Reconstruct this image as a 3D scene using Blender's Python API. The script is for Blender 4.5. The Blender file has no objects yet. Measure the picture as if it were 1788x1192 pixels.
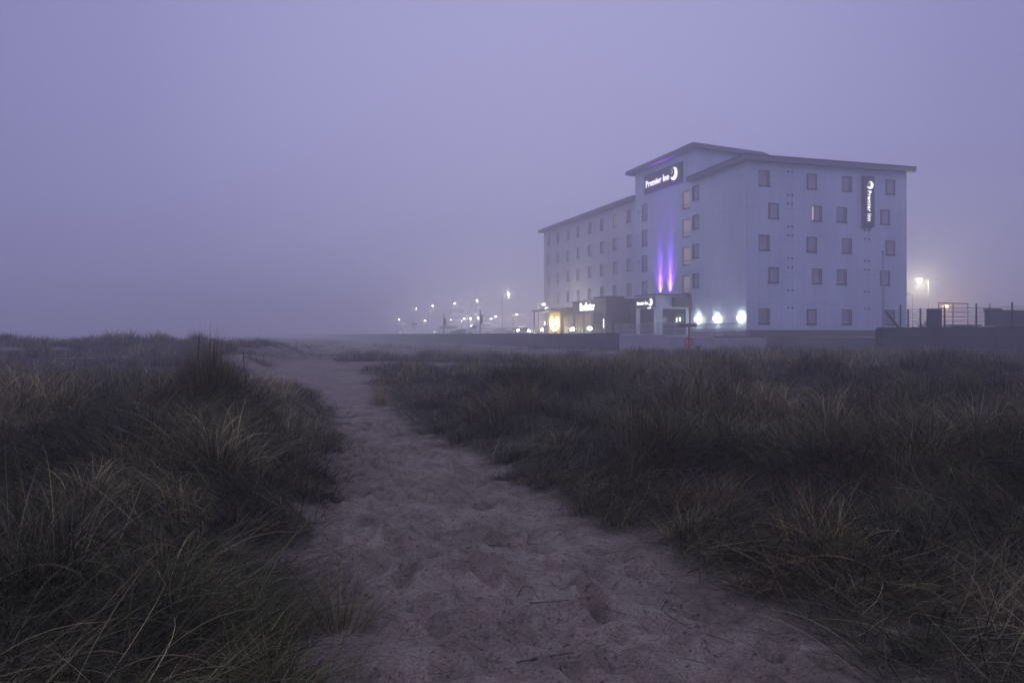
import bpy, math, random
import numpy as np
from mathutils import Matrix, Vector
random.seed(7); rng = np.random.default_rng(11)
S = bpy.context.scene
C = S.collection
# ------------------------------------------------------------------ camera
CAM_H = 1.6; F = 1425.0; HY = 584.0
cd = bpy.data.cameras.new('camera'); cam = bpy.data.objects.new('camera', cd); C.objects.link(cam)
cam.location = (0, 0, CAM_H); cam.rotation_euler = (math.pi/2, 0, 0)
cd.sensor_width = 36; cd.lens = 36*F/1788; cd.shift_y = -12/1788; cd.clip_end = 3000; cd.clip_start = .05
S.camera = cam
# ------------------------------------------------------------------ world: dusk fog sky
W = bpy.data.worlds.new('World'); S.world = W; W.use_nodes = True
nt = W.node_tree; nt.nodes.clear()
def N(t, ty, **k):
    n = t.nodes.new(ty)
    for a, b in k.items(): setattr(n, a, b)
    return n
SUN_EL, SUN_ROT = math.radians(-2.5), math.radians(205)
sky = N(nt, 'ShaderNodeTexSky', sky_type='NISHITA', sun_disc=False, sun_elevation=SUN_EL, sun_rotation=SUN_ROT)
sky.dust_density = 3
b1 = N(nt, 'ShaderNodeBackground'); b1.inputs[1].default_value = .05; nt.links.new(sky.outputs[0], b1.inputs[0])
tc = N(nt, 'ShaderNodeTexCoord')
dot = N(nt, 'ShaderNodeVectorMath', operation='DOT_PRODUCT')
v = Vector((.03, 1, .30)).normalized(); dot.inputs[1].default_value = v
nt.links.new(tc.outputs['Generated'], dot.inputs[0])
rmp = N(nt, 'ShaderNodeValToRGB')
e = rmp.color_ramp.elements
e[0].position = .0; e[0].color = (.40, .39, .75, 1)
e[1].position = 1.; e[1].color = (.415, .40, .68, 1)
for ps_, cl_ in ((.55, (.38,.37,.71)), (.80, (.225,.228,.455)), (.90, (.29,.285,.54)), (.96, (.37,.36,.635))):
    m = rmp.color_ramp.elements.new(ps_); m.color = (*cl_, 1)
nt.links.new(dot.outputs['Value'], rmp.inputs[0])
b2 = N(nt, 'ShaderNodeBackground'); b2.inputs[1].default_value = 1.0
nt.links.new(rmp.outputs[0], b2.inputs[0])
ad = N(nt, 'ShaderNodeAddShader'); wo = N(nt, 'ShaderNodeOutputWorld')
nt.links.new(b1.outputs[0], ad.inputs[0]); nt.links.new(b2.outputs[0], ad.inputs[1]); nt.links.new(ad.outputs[0], wo.inputs[0])
# ------------------------------------------------------------------ weak dusk sun behind the fog
sd = bpy.data.lights.new('sun', 'SUN'); sd.energy = .05; sd.angle = math.radians(35); sd.color = (.85, .75, 1)
so = bpy.data.objects.new('sun', sd); C.objects.link(so); so.location = (40, 80, 120)
so.rotation_euler = (math.radians(62), 0, math.radians(-25))
# ------------------------------------------------------------------ render settings
S.view_settings.view_transform = 'Standard'; S.view_settings.look = 'None'
S.view_settings.exposure = 0; S.view_settings.gamma = 1
cy = S.cycles
cy.max_bounces = 6; cy.diffuse_bounces = 2; cy.glossy_bounces = 2; cy.volume_bounces = 2
cy.transparent_max_bounces = 8; cy.use_denoising = True
try: cy.denoiser = 'OPENIMAGEDENOISE'
except Exception: pass
cy.caustics_reflective = False; cy.caustics_refractive = False; cy.sample_clamp_indirect = 4

# ================================================================== helpers
def mat(name, col=(.5,.5,.5), rough=.8, metal=0, emit=None, estr=1, noise=None, nscale=5, bump=0, bscale=40, coords='Object'):
    m = bpy.data.materials.new(name); m.use_nodes = True; t = m.node_tree
    p = t.nodes['Principled BSDF']
    p.inputs['Base Color'].default_value = (*col, 1); p.inputs['Roughness'].default_value = rough
    p.inputs['Metallic'].default_value = metal
    if emit: p.inputs['Emission Color'].default_value = (*emit, 1); p.inputs['Emission Strength'].default_value = estr
    if noise or bump:
        c = N(t, 'ShaderNodeTexCoord')
    if noise:
        n = N(t, 'ShaderNodeTexNoise'); n.inputs['Scale'].default_value = nscale; n.inputs['Detail'].default_value = 6
        t.links.new(c.outputs[coords], n.inputs['Vector'])
        r = N(t, 'ShaderNodeValToRGB'); r.color_ramp.elements[0].color = (*noise, 1); r.color_ramp.elements[1].color = (*col, 1)
        r.color_ramp.elements[0].position = .35; r.color_ramp.elements[1].position = .65
        t.links.new(n.outputs['Fac'], r.inputs[0]); t.links.new(r.outputs[0], p.inputs['Base Color'])
    if bump:
        n = N(t, 'ShaderNodeTexNoise'); n.inputs['Scale'].default_value = bscale; n.inputs['Detail'].default_value = 5
        t.links.new(c.outputs[coords], n.inputs['Vector'])
        b = N(t, 'ShaderNodeBump'); b.inputs['Strength'].default_value = bump; b.inputs['Distance'].default_value = .02
        t.links.new(n.outputs['Fac'], b.inputs['Height']); t.links.new(b.outputs[0], p.inputs['Normal'])
    return m
def brickmat(name, c1, c2, mortar, w, h, ms, offset, rough=.7, bump=.3, streak=None):
    m = bpy.data.materials.new(name); m.use_nodes = True; t = m.node_tree; p = t.nodes['Principled BSDF']
    p.inputs['Roughness'].default_value = rough
    c = N(t, 'ShaderNodeTexCoord'); sx = N(t, 'ShaderNodeSeparateXYZ'); t.links.new(c.outputs['Object'], sx.inputs[0])
    a = N(t, 'ShaderNodeMath', operation='ADD'); t.links.new(sx.outputs[0], a.inputs[0]); t.links.new(sx.outputs[1], a.inputs[1])
    cb = N(t, 'ShaderNodeCombineXYZ'); t.links.new(a.outputs[0], cb.inputs[0]); t.links.new(sx.outputs[2], cb.inputs[1])
    br = N(t, 'ShaderNodeTexBrick'); br.offset = offset; br.squash = 1
    br.inputs['Scale'].default_value = 1; br.inputs['Brick Width'].default_value = w; br.inputs['Row Height'].default_value = h
    br.inputs['Mortar Size'].default_value = ms; br.inputs['Color1'].default_value = (*c1, 1); br.inputs['Color2'].default_value = (*c2, 1)
    br.inputs['Mortar'].default_value = (*mortar, 1); br.inputs['Mortar Smooth'].default_value = .1
    t.links.new(cb.outputs[0], br.inputs['Vector'])
    n = N(t, 'ShaderNodeTexNoise'); n.inputs['Scale'].default_value = .35; n.inputs['Detail'].default_value = 7
    mp = N(t, 'ShaderNodeMapping'); mp.inputs['Scale'].default_value = (1, 1, .35) if streak else (1, 1, 1)
    t.links.new(c.outputs['Object'], mp.inputs[0]); t.links.new(mp.outputs[0], n.inputs['Vector'])
    mx = N(t, 'ShaderNodeMix', data_type='RGBA', blend_type='MULTIPLY'); mx.inputs[0].default_value = 1
    rr = N(t, 'ShaderNodeValToRGB'); rr.color_ramp.elements[0].color = (.78, .78, .78, 1); rr.color_ramp.elements[0].position = .3; rr.color_ramp.elements[1].position = .7
    t.links.new(n.outputs['Fac'], rr.inputs[0])
    t.links.new(br.outputs['Color'], mx.inputs[6]); t.links.new(rr.outputs[0], mx.inputs[7]); t.links.new(mx.outputs[2], p.inputs['Base Color'])
    if bump:
        b = N(t, 'ShaderNodeBump', invert=True); b.inputs['Strength'].default_value = bump; b.inputs['Distance'].default_value = .02
        t.links.new(br.outputs['Fac'], b.inputs['Height']); t.links.new(b.outputs[0], p.inputs['Normal'])
    return m

# hotel frame: local X along the end wall (away to the right), local Y along the long front (away to the left)
BX, BY = .9493, .3144
HM = Matrix(((BX, -BY, 0, 20.25), (BY, BX, 0, 70.4), (0, 0, 1, 0), (0, 0, 0, 1)))
ROOTM = {}
class MB:
    def __init__(s): s.v = []; s.f = []
    def add(s, vs, fs):
        k = len(s.v); s.v += [tuple(x) for x in vs]; s.f += [tuple(i+k for i in q) for q in fs]; return s
    def box(s, x0, x1, y0, y1, z0, z1):
        return s.add([(x0,y0,z0),(x1,y0,z0),(x1,y1,z0),(x0,y1,z0),(x0,y0,z1),(x1,y0,z1),(x1,y1,z1),(x0,y1,z1)],
            [(0,3,2,1),(4,5,6,7),(0,1,5,4),(1,2,6,5),(2,3,7,6),(3,0,4,7)])
    def prism(s, poly, z0, z1):          # poly ccw [(x,y)], z0/z1 numbers or lists
        n = len(poly); a = z0 if hasattr(z0,'__len__') else [z0]*n; b = z1 if hasattr(z1,'__len__') else [z1]*n
        vs = [(p[0],p[1],a[i]) for i,p in enumerate(poly)] + [(p[0],p[1],b[i]) for i,p in enumerate(poly)]
        return s.add(vs, [tuple(range(n))[::-1], tuple(range(n,2*n))] + [(i,(i+1)%n,(i+1)%n+n,i+n) for i in range(n)])
    def tube(s, pts, r, n=8, caps=True):
        pts = [Vector(p) for p in pts]; R = r if hasattr(r,'__len__') else [r]*len(pts)
        vs = []; up = None
        for i, p in enumerate(pts):
            d = (pts[min(i+1,len(pts)-1)] - pts[max(i-1,0)]).normalized()
            u = d.cross(Vector((0,0,1)))
            if u.length < .05: u = d.cross(Vector((1,0,0)))
            u.normalize(); w = d.cross(u)
            for k in range(n):
                t = 2*math.pi*k/n; vs.append(p + u*math.cos(t)*R[i] + w*math.sin(t)*R[i])
        fs = [(i*n+k, i*n+(k+1)%n, (i+1)*n+(k+1)%n, (i+1)*n+k) for i in range(len(pts)-1) for k in range(n)]
        if caps: fs += [tuple(range(n))[::-1], tuple(range((len(pts)-1)*n, len(pts)*n))]
        return s.add(vs, fs)
    def sphere(s, c, r, nu=10, nv=6, sc=(1,1,1)):
        vs = [(c[0], c[1], c[2]-r*sc[2])]
        for j in range(1, nv):
            a = -math.pi/2 + math.pi*j/nv
            for i in range(nu):
                t = 2*math.pi*i/nu; vs.append((c[0]+r*sc[0]*math.cos(a)*math.cos(t), c[1]+r*sc[1]*math.cos(a)*math.sin(t), c[2]+r*sc[2]*math.sin(a)))
        vs.append((c[0], c[1], c[2]+r*sc[2])); L = len(vs)-1
        fs = [(0, 1+(i+1)%nu, 1+i) for i in range(nu)] + [(L, L-nu+i, L-nu+(i+1)%nu) for i in range(nu)]
        for j in range(nv-2):
            for i in range(nu): fs.append((1+j*nu+i, 1+j*nu+(i+1)%nu, 1+(j+1)*nu+(i+1)%nu, 1+(j+1)*nu+i))
        return s.add(vs, fs)
    def torus(s, c, R, r, ax='y', n=20, k=8):
        vs = []
        for i in range(n):
            t = 2*math.pi*i/n
            for j in range(k):
                q = 2*math.pi*j/k; rad = R + r*math.cos(q); h = r*math.sin(q)
                vs.append((c[0]+rad*math.cos(t), c[1]+h, c[2]+rad*math.sin(t)))
        return s.add(vs, [(i*k+j, i*k+(j+1)%k, ((i+1)%n)*k+(j+1)%k, ((i+1)%n)*k+j) for i in range(n) for j in range(k)])
    def build(s, name, m, parent=None, frame='H', origin=None, smooth=False, bevel=0):
        me = bpy.data.meshes.new(name); o = bpy.data.objects.new(name, me)
        src = HM if frame == 'H' else Matrix.Identity(4)
        if parent is not None:
            R = ROOTM[parent.name]; T = R.inverted() @ src if frame != 'L' else Matrix.Identity(4)
        elif frame == 'L': R = Matrix.Identity(4); T = R
        else:
            w = src @ Vector(origin or s.v[0]); R = src.copy(); R.translation = w; T = R.inverted() @ src
        me.from_pydata([tuple(T @ Vector(p)) for p in s.v], [], s.f); me.update()
        if smooth: me.shade_smooth()
        if m: me.materials.append(m)
        C.objects.link(o)
        if parent is not None: o.parent = parent
        else: o.matrix_world = R
        ROOTM[o.name] = R
        if bevel:
            b = o.modifiers.new('bevel', 'BEVEL'); b.width = bevel; b.segments = 2; b.limit_method = 'ANGLE'
        return o
def tag(o, label, cat=None, group=None, kind=None):
    if label: o['label'] = label
    if cat: o['category'] = cat
    if group: o['group'] = group
    if kind: o['kind'] = kind
    return o
def thing(name, label, cat, origin, frame='H', group=None, rz=0):
    o = bpy.data.objects.new(name, None); C.objects.link(o); o.empty_display_size = .3
    if frame == 'H': R = HM.copy(); R.translation = HM @ Vector(origin)
    else: R = Matrix.Translation(origin) @ Matrix.Rotation(rz, 4, 'Z')
    o.matrix_world = R; ROOTM[o.name] = R
    return tag(o, label, cat, group)
def kids(o): return [c for c in bpy.data.objects if c.parent == o]
def copy_tree(o, parent=None, keep=None):
    ks = KID.get(o.name) or kids(o); KID[o.name] = ks
    c = o.copy(); C.objects.link(c)
    if parent is not None: c.parent = parent
    for k in ks: copy_tree(k, c)
    return c
KID = {}
def plight(parent, loc, power, col, r=.08, frame='H', kind='POINT', name='bulb', **k):
    l = bpy.data.lights.new(name, kind); l.energy = power; l.color = col; l.shadow_soft_size = r
    o = bpy.data.objects.new(name, l); C.objects.link(o)
    src = HM if frame == 'H' else Matrix.Identity(4)
    o.parent = parent; R = ROOTM[parent.name]
    T = R.inverted() @ src if frame != 'L' else Matrix.Identity(4)
    o.location = T @ Vector(loc)
    for a, b in k.items(): setattr(l, a, b)
    return o
def atpx(px, Z, z=0.0): return ((px-894)/F*Z, Z, z)

# ================================================================== materials
M = {}
M['clad'] = brickmat('white_cladding', (.60,.66,.75), (.57,.63,.72), (.42,.46,.54), 1.17, 2.8, .022, 0, .55, .15, True)
M['clad_wing'] = brickmat('fog_tinted_cladding', (.58,.58,.64), (.55,.55,.61), (.36,.36,.41), 1.17, 2.8, .022, 0, .6, .15, True)  # same cladding as the block; the fog's lilac-grey cast is painted into the colour
M['brick'] = brickmat('brown_brick', (.16,.085,.065), (.12,.065,.055), (.2,.18,.17), .23, .075, .012, .5, .9, .4)
M['block'] = brickmat('grey_blockwork', (.10,.10,.11), (.075,.075,.085), (.12,.12,.12), .45, .22, .012, .5, .95, .4)
M['redbrick'] = brickmat('dark_red_brick', (.09,.035,.03), (.06,.025,.025), (.1,.09,.09), .23, .075, .012, .5, .95, .4)
M['render'] = mat('painted_render', (.42,.38,.42), .9, noise=(.34,.31,.35), nscale=1.2, bump=.3, bscale=25)
M['seawall'] = mat('dark_concrete', (.085,.08,.075), .95, noise=(.06,.056,.054), nscale=1.5, bump=.4, bscale=20)
M['coping'] = mat('pale_coping', (.62,.60,.60), .7, noise=(.5,.5,.5), nscale=4)
M['roof'] = mat('grey_roof_metal', (.16,.16,.17), .5, noise=(.13,.13,.145), nscale=2)
M['frame'] = mat('dark_window_frame', (.022,.022,.03), .5)
M['pane'] = mat('window_pane', (.36,.33,.37), .3, noise=(.25,.235,.27), nscale=1.1)
M['pane_dark'] = mat('dark_glazing', (.045,.047,.055), .08)
M['pane_warm'] = mat('window_pane_with_lit_curtain', (.30,.26,.25), .3, emit=(.95,.76,.66), estr=.20, noise=(.22,.19,.2), nscale=3)
M['strip'] = mat('lit_curtain_gap', (.5,.4,.3), .5, emit=(1,.80,.62), estr=.55)
M['pane_dim'] = mat('dim_curtained_glazing', (.16,.14,.11), .3, emit=(1,.75,.4), estr=.09, noise=(.10,.09,.07), nscale=2)
M['darkclad'] = mat('charcoal_cladding', (.085,.082,.09), .7, noise=(.07,.068,.075), nscale=.8)
M['soffit'] = mat('pale_soffit', (.4,.36,.28), .8)
M['yellow'] = mat('cream_wall', (.55,.47,.28), .8, noise=(.48,.40,.24), nscale=2)
M['sign'] = mat('plum_sign_panel', (.085,.07,.095), .5)
M['white_lit'] = mat('lit_white_lettering', (.9,.9,.9), .4, emit=(1,1,.98), estr=1.4)
M['white_lit_hot'] = mat('bright_white_lettering', (.9,.9,.9), .4, emit=(1,.98,.95), estr=2)
M['steel'] = mat('galvanised_steel', (.38,.38,.42), .45, metal=.6)
M['darksteel'] = mat('dark_painted_steel', (.05,.05,.06), .6)
M['lamp'] = mat('lamp_glass_lit', (.9,.9,.9), .3, emit=(1,.97,.86), estr=60)
M['lamp_cool'] = mat('floodlight_glass_lit', (.9,.9,.9), .3, emit=(.95,1,.93), estr=40)
M['lamp_warm'] = mat('warm_lamp_glass_lit', (.9,.8,.6), .3, emit=(1,.85,.50), estr=14)
M['lamp_orange'] = mat('orange_lamp_lit', (.9,.6,.2), .3, emit=(1,.55,.16), estr=25)
M['lamp_faint'] = mat('distant_lamp_glass_lit', (.9,.9,.9), .3, emit=(.9,.88,1), estr=5)
M['headlamp'] = mat('headlamp_lit', (.9,.9,.9), .3, emit=(1,.97,.9), estr=14)
M['violet'] = mat('violet_lamp_lit', (.6,.3,.9), .3, emit=(.45,.12,1), estr=18)
M['white_paint'] = mat('white_vehicle_paint', (.75,.76,.78), .25)
M['silver_paint'] = mat('silver_vehicle_paint', (.32,.33,.36), .25, metal=.3)
M['dark_paint'] = mat('dark_vehicle_paint', (.05,.055,.07), .2)
M['glass'] = mat('vehicle_glass', (.03,.035,.04), .05)
M['rubber'] = mat('tyre_rubber', (.02,.02,.02), .9)
M['orange'] = mat('faded_orange_plastic', (.55,.08,.05), .6, noise=(.42,.07,.04), nscale=5)
M['wood'] = mat('weathered_red_wood', (.16,.06,.05), .9, noise=(.11,.045,.04), nscale=9)
M['tarmac'] = mat('paving', (.13,.13,.135), .9, noise=(.10,.10,.105), nscale=.6)
M['twig'] = mat('dead_twig_bark', (.045,.035,.03), .95)
M['stem'] = mat('dry_seed_head', (.05,.042,.035), .95)

# ================================================================== terrain
def sm(a, b, x): t = np.clip((x-a)/(b-a), 0, 1); return t*t*(3-2*t)
def _h(ix, iy, s):
    n = (ix.astype(np.int64)*374761393 + iy.astype(np.int64)*668265263 + s*974634777) & 0xffffffff
    n = ((n ^ (n >> 13))*1274126177) & 0xffffffff
    return ((n ^ (n >> 16)) & 0xffff)/65535.0
def vn(x, y, s=0):
    ix = np.floor(x); iy = np.floor(y); fx = x-ix; fy = y-iy; fx = fx*fx*(3-2*fx); fy = fy*fy*(3-2*fy)
    ix = ix.astype(np.int64); iy = iy.astype(np.int64)
    a = _h(ix,iy,s); b = _h(ix+1,iy,s); c = _h(ix,iy+1,s); d = _h(ix+1,iy+1,s)
    return (a+(b-a)*fx)*(1-fy)+(c+(d-c)*fx)*fy
def fbm(x, y, o=4, s=0):
    r = 0; a = .5; t = 0
    for k in range(o): r = r + a*vn(x*2**k+k*17.3, y*2**k-k*9.1, s+k); t += a; a *= .5
    return r/t
PY = [-40, 0, 3.75, 5.5, 7.2, 10.6, 13.7, 18, 21.5, 26, 34, 45, 60, 90, 700]
PL = [-.5, -.35, -.78, -1.42, -1.66, -2.25, -2.75, -3.95, -5.2, -8.6, -10.2, -12.2, -15, -20, -90]
PR = [2.2, 2.2, 1.66, 1.0, .32, -.6, -1.85, -2.75, -3.5, -4.6, -6.4, -9.9, -13.2, -18, -85]
def edges(X, Y):
    n = (fbm(Y*.9, X*0+3, 3, 5)-.5)*.5; n2 = (fbm(Y*.9, X*0+9, 3, 8)-.5)*.5
    return np.interp(Y, PY, PL)+n, np.interp(Y, PY, PR)+n2
MOUNDS = [(-3.5,9.3,1.0,1.1,.50), (-6.3,8.6,1.6,1.3,.38), (-2.9,6.9,.9,1.2,.42), (-9.8,12.5,1.8,2.0,.55), (-5,14,2,2,.15),
          (-27,47,13,4,1.0), (-17,52,6,5,.45), (-10.5,31,2.2,1.4,.35), (-5,36,2.6,1.8,.30), (0,46,6,3,.12), (-7,50,5,3,.25), (-13,38,2.5,1.5,.3),
          (11,21,3.2,2.2,.50), (16,22,3.0,2.4,.50), (7,17,1.6,1.4,.25), (3.2,17,1.2,1.0,.20), (1.0,21,2.2,1.3,.18), (-1.6,22.5,1.2,1.0,.2),
          (12,33,3.0,2.2,.15), (8,37,2.5,2,.18), (6,7.5,1.4,1.0,.22), (3.2,9.8,1.0,.8,.22), (10,12,2.0,1.6,.35), (14,15,2.4,2,.40), (5.2,12.5,1.2,1.0,.28), (2.4,13.5,.9,.8,.22), (8.5,26,1.6,1.2,.25), (4,26,1.6,1.2,.22)]
def hum(X, Y): return sm(.50, .74, fbm(X*.62+9, Y*.55, 2, 201))
def height0(X, Y):
    L, R = edges(X, Y)
    dl = L-X; dr = X-R
    h = .30*sm(0, 1.3, dl) + .13*sm(-.05, .7, dr) + .10*sm(.5, 3, dr)
    off = np.maximum(dl, dr)
    h = h + sm(.2, 2.5, off)*(fbm(X*.5, Y*.5, 4, 3)-.47)*.5
    h = h + sm(25, 45, Y)*.18*(1-sm(200, 300, Y)*0)
    for (x, y, sx, sy, a) in MOUNDS:
        h = h + a*np.exp(-((X-x)/sx)**2-((Y-y)/sy)**2)
    h = h + sm(22, 40, Y)*(fbm(X*.2, Y*.2, 4, 21)-.5)*.8*(1-sm(48, 62, Y)*.75)
    h = h + .26*hum(X, Y)*sm(.4, 1.8, off)*(1-sm(60, 80, Y))
    capR = np.interp(Y, [5,9,15,22,30,60], [.8,1.0,.85,.66,.48,.42]) - .30*(1-sm(.05, .25, X/np.maximum(Y, 1)))*sm(13, 19, Y)
    capR = capR*(.62+.76*fbm(X*.33+5, Y*.3, 3, 151))
    capL = np.interp(Y, [4,6,9,14,20,30,40,60], [.42,.62,.74,.42,.12,.14,1.3,1.3])
    cap = capR + (capL-capR)*sm(.0, 1.0, dl)
    h = np.where(h > cap-.2, cap-.2+.2*np.tanh((h-cap+.2)/.2), h) + .36*np.exp(-((X+3.45)/.75)**2-((Y-9.25)/.7)**2)
    wy = -(X-20.25)*BY + (Y-70.4)*BX          # hotel local Y
    wx = (X-20.25)*BX + (Y-70.4)*BY
    near = sm(-18, -5, wx+4)*0 + sm(-9, -4, wy)*sm(-22, -14, wx)
    h = h*(1-near) + near*.38
    return h
nfp = 520
fx = []; 
yy = 1.5+14*rng.random(nfp*2)**1.3
l_, r_ = np.interp(yy, PY, PL), np.interp(yy, PY, PR)
tt = rng.random(nfp*2); FP = np.stack([l_+(r_-l_)*tt, yy, rng.uniform(-.5,.5,nfp*2)+.2, rng.uniform(.5,1.1,nfp*2)], 1)
def footprints(X, Y):
    d = np.zeros_like(X)
    xs0 = X[0]; ys0 = Y[:,0]
    for (fx_, fy_, a, s) in FP:
        i0, i1 = np.searchsorted(xs0, [fx_-.35, fx_+.35]); j0, j1 = np.searchsorted(ys0, [fy_-.35, fy_+.35])
        if i1 <= i0 or j1 <= j0: continue
        x = X[j0:j1,i0:i1]-fx_; y = Y[j0:j1,i0:i1]-fy_
        u = x*math.cos(a)+y*math.sin(a); w = -x*math.sin(a)+y*math.cos(a)
        q = (u/.062)**2+(w/.13)**2
        d[j0:j1,i0:i1] += s*(-.044*np.exp(-q)+.016*np.exp(-((np.sqrt(q)-1.7)/.5)**2))
    return d
def axis(segs):
    out = []
    for a, b, st in segs:
        out += list(np.arange(a, b, st))
    out.append(segs[-1][1]); return np.array(out)
def grow_axis(a, b, st, g):
    o = [a]
    while o[-1] < b: o.append(o[-1]+st); st *= g
    o[-1] = b; return o
xs = np.array([-q for q in grow_axis(4.5, 460, .05, 1.045)][::-1][:-1] + list(np.arange(-4.5, 4.5, .035)) + grow_axis(4.5, 460, .05, 1.045))
ys = np.array(list(np.arange(-40, 1, 2.0)) + list(np.arange(1.2, 12, .035)) + grow_axis(12, 660, .045, 1.022))
GX, GY = np.meshgrid(xs, ys)
GZ = height0(GX, GY)
L_, R_ = edges(GX, GY)
insand = 1-sm(-.25, .25, np.maximum(L_-GX, GX-R_))
GZ = GZ + footprints(GX, GY) + insand*((fbm(GX*2.2, GY*2.2, 4, 31)-.5)*.07 + (fbm(GX*9, GY*9, 3, 41)-.5)*.018)
ny, nx = GX.shape
me = bpy.data.meshes.new('dune_ground')
idx = np.arange(nx*ny).reshape(ny, nx)
q = np.stack([idx[:-1,:-1], idx[:-1,1:], idx[1:,1:], idx[1:,:-1]], -1).reshape(-1, 4)
def fastmesh(me, V, Q):
    me.vertices.add(len(V)); me.vertices.foreach_set('co', V.astype(np.float32).ravel())
    me.loops.add(Q.size); me.loops.foreach_set('vertex_index', Q.astype(np.int32).ravel())
    me.polygons.add(len(Q)); me.polygons.foreach_set('loop_start', np.arange(0, Q.size, Q.shape[1], dtype=np.int32))
    me.update(calc_edges=True)
fastmesh(me, np.stack([GX, GY, GZ], -1).reshape(-1, 3), q)
me.shade_smooth()
# bare-sand mask (a real property of the ground: where nothing grows)
def bare(X, Y):
    L, R = edges(X, Y); off = np.maximum(L-X, X-R)
    b = 1-sm(-.15, .45, off+(fbm(X*3, Y*3, 3, 51)-.5)*.8)
    b = b*(1-.7*sm(42, 56, Y))
    b = np.maximum(b, np.exp(-(((X-2.0)/1.6)**2+((Y-37)/2.2)**2)**2))
    b = np.maximum(b, .8*np.exp(-(((X-(6+(Y-45)*.3))/5)**2+((Y-50)/3.0)**2)))
    b = np.maximum(b, .9*sm(.45, .6, 1-np.abs(X-(L+R)/2)/6.5+(fbm(X*.3, Y*.3, 3, 66)-.5)*1.1)*sm(20, 25, Y)*(1-sm(40, 48, Y)))
    wy = -(X-20.25)*BY + (Y-70.4)*BX; wx = (X-20.25)*BX + (Y-70.4)*BY
    b = np.maximum(b, .8*sm(-13, -9, wy)*(1-sm(-5, 0, wx))*sm(.35, .5, fbm(X*.4, Y*.4, 3, 67)))
    b = np.maximum(b, .75*sm(.56, .66, fbm(X*.22, Y*.22, 3, 61))*sm(20, 30, Y))
    return b
sandv = bare(GX, GY).ravel()
at = me.attributes.new('sand', 'FLOAT', 'POINT'); at.data.foreach_set('value', sandv.astype(np.float32))
gm = bpy.data.materials.new('dune_sand_and_moss'); gm.use_nodes = True; t = gm.node_tree; p = t.nodes['Principled BSDF']
p.inputs['Roughness'].default_value = .95; p.inputs['Specular IOR Level'].default_value = .15
c = N(t, 'ShaderNodeTexCoord'); A = N(t, 'ShaderNodeAttribute', attribute_name='sand')
def noise(scale, det=6, rough=.6):
    n = N(t, 'ShaderNodeTexNoise'); n.inputs['Scale'].default_value = scale; n.inputs['Detail'].default_value = det; n.inputs['Roughness'].default_value = rough
    t.links.new(c.outputs['Object'], n.inputs['Vector']); return n.outputs['Fac']
def ramp(inp, *st):
    r = N(t, 'ShaderNodeValToRGB'); t.links.new(inp, r.inputs[0]); el = r.color_ramp.elements
    el[0].position, el[0].color = st[0][0], (*st[0][1], 1); el[1].position, el[1].color = st[-1][0], (*st[-1][1], 1)
    for a in st[1:-1]: x = el.new(a[0]); x.color = (*a[1], 1)
    return r.outputs[0]
def mix(fac, a, b, bt='MIX'):
    m = N(t, 'ShaderNodeMix', data_type='RGBA', blend_type=bt)
    if hasattr(fac, 'is_linked'): t.links.new(fac, m.inputs[0])
    else: m.inputs[0].default_value = fac
    t.links.new(a, m.inputs[6]); t.links.new(b, m.inputs[7]); return m.outputs[2]
s1 = ramp(noise(1.3), (.35, (.235,.20,.142)), (.65, (.35,.30,.215)))
s2 = ramp(noise(60, 3), (.42, (.72,.70,.68)), (.60, (1,1,1)))
deb = ramp(noise(24, 8, .75), (.36, (.30,.26,.24)), (.46, (1,1,1)))
sand = mix(1, mix(1, s1, s2, 'MULTIPLY'), deb, 'MULTIPLY')
g1 = ramp(noise(2.2), (.3, (.026,.022,.013)), (.5, (.052,.062,.022)), (.7, (.10,.085,.05)))
g2 = ramp(noise(45, 6, .7), (.35, (.45,.45,.45)), (.62, (1.25,1.25,1.25)))
moss = mix(1, g1, g2, 'MULTIPLY')
dmp = ramp(noise(3.1, 7, .65), (.36, (.70,.68,.66)), (.55, (1,1,1)))
sand = mix(1, sand, dmp, 'MULTIPLY')
t.links.new(mix(A.outputs['Fac'], moss, sand), p.inputs['Base Color'])
b = N(t, 'ShaderNodeBump'); b.inputs['Strength'].default_value = .55; b.inputs['Distance'].default_value = .02
t.links.new(noise(22, 7, .7), b.inputs['Height']); t.links.new(b.outputs[0], p.inputs['Normal'])
me.materials.append(gm)
go = bpy.data.objects.new('dune_ground', me); C.objects.link(go); tag(go, 'rolling sandy dune ground with a trodden footpath', None, None, 'structure')

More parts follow.
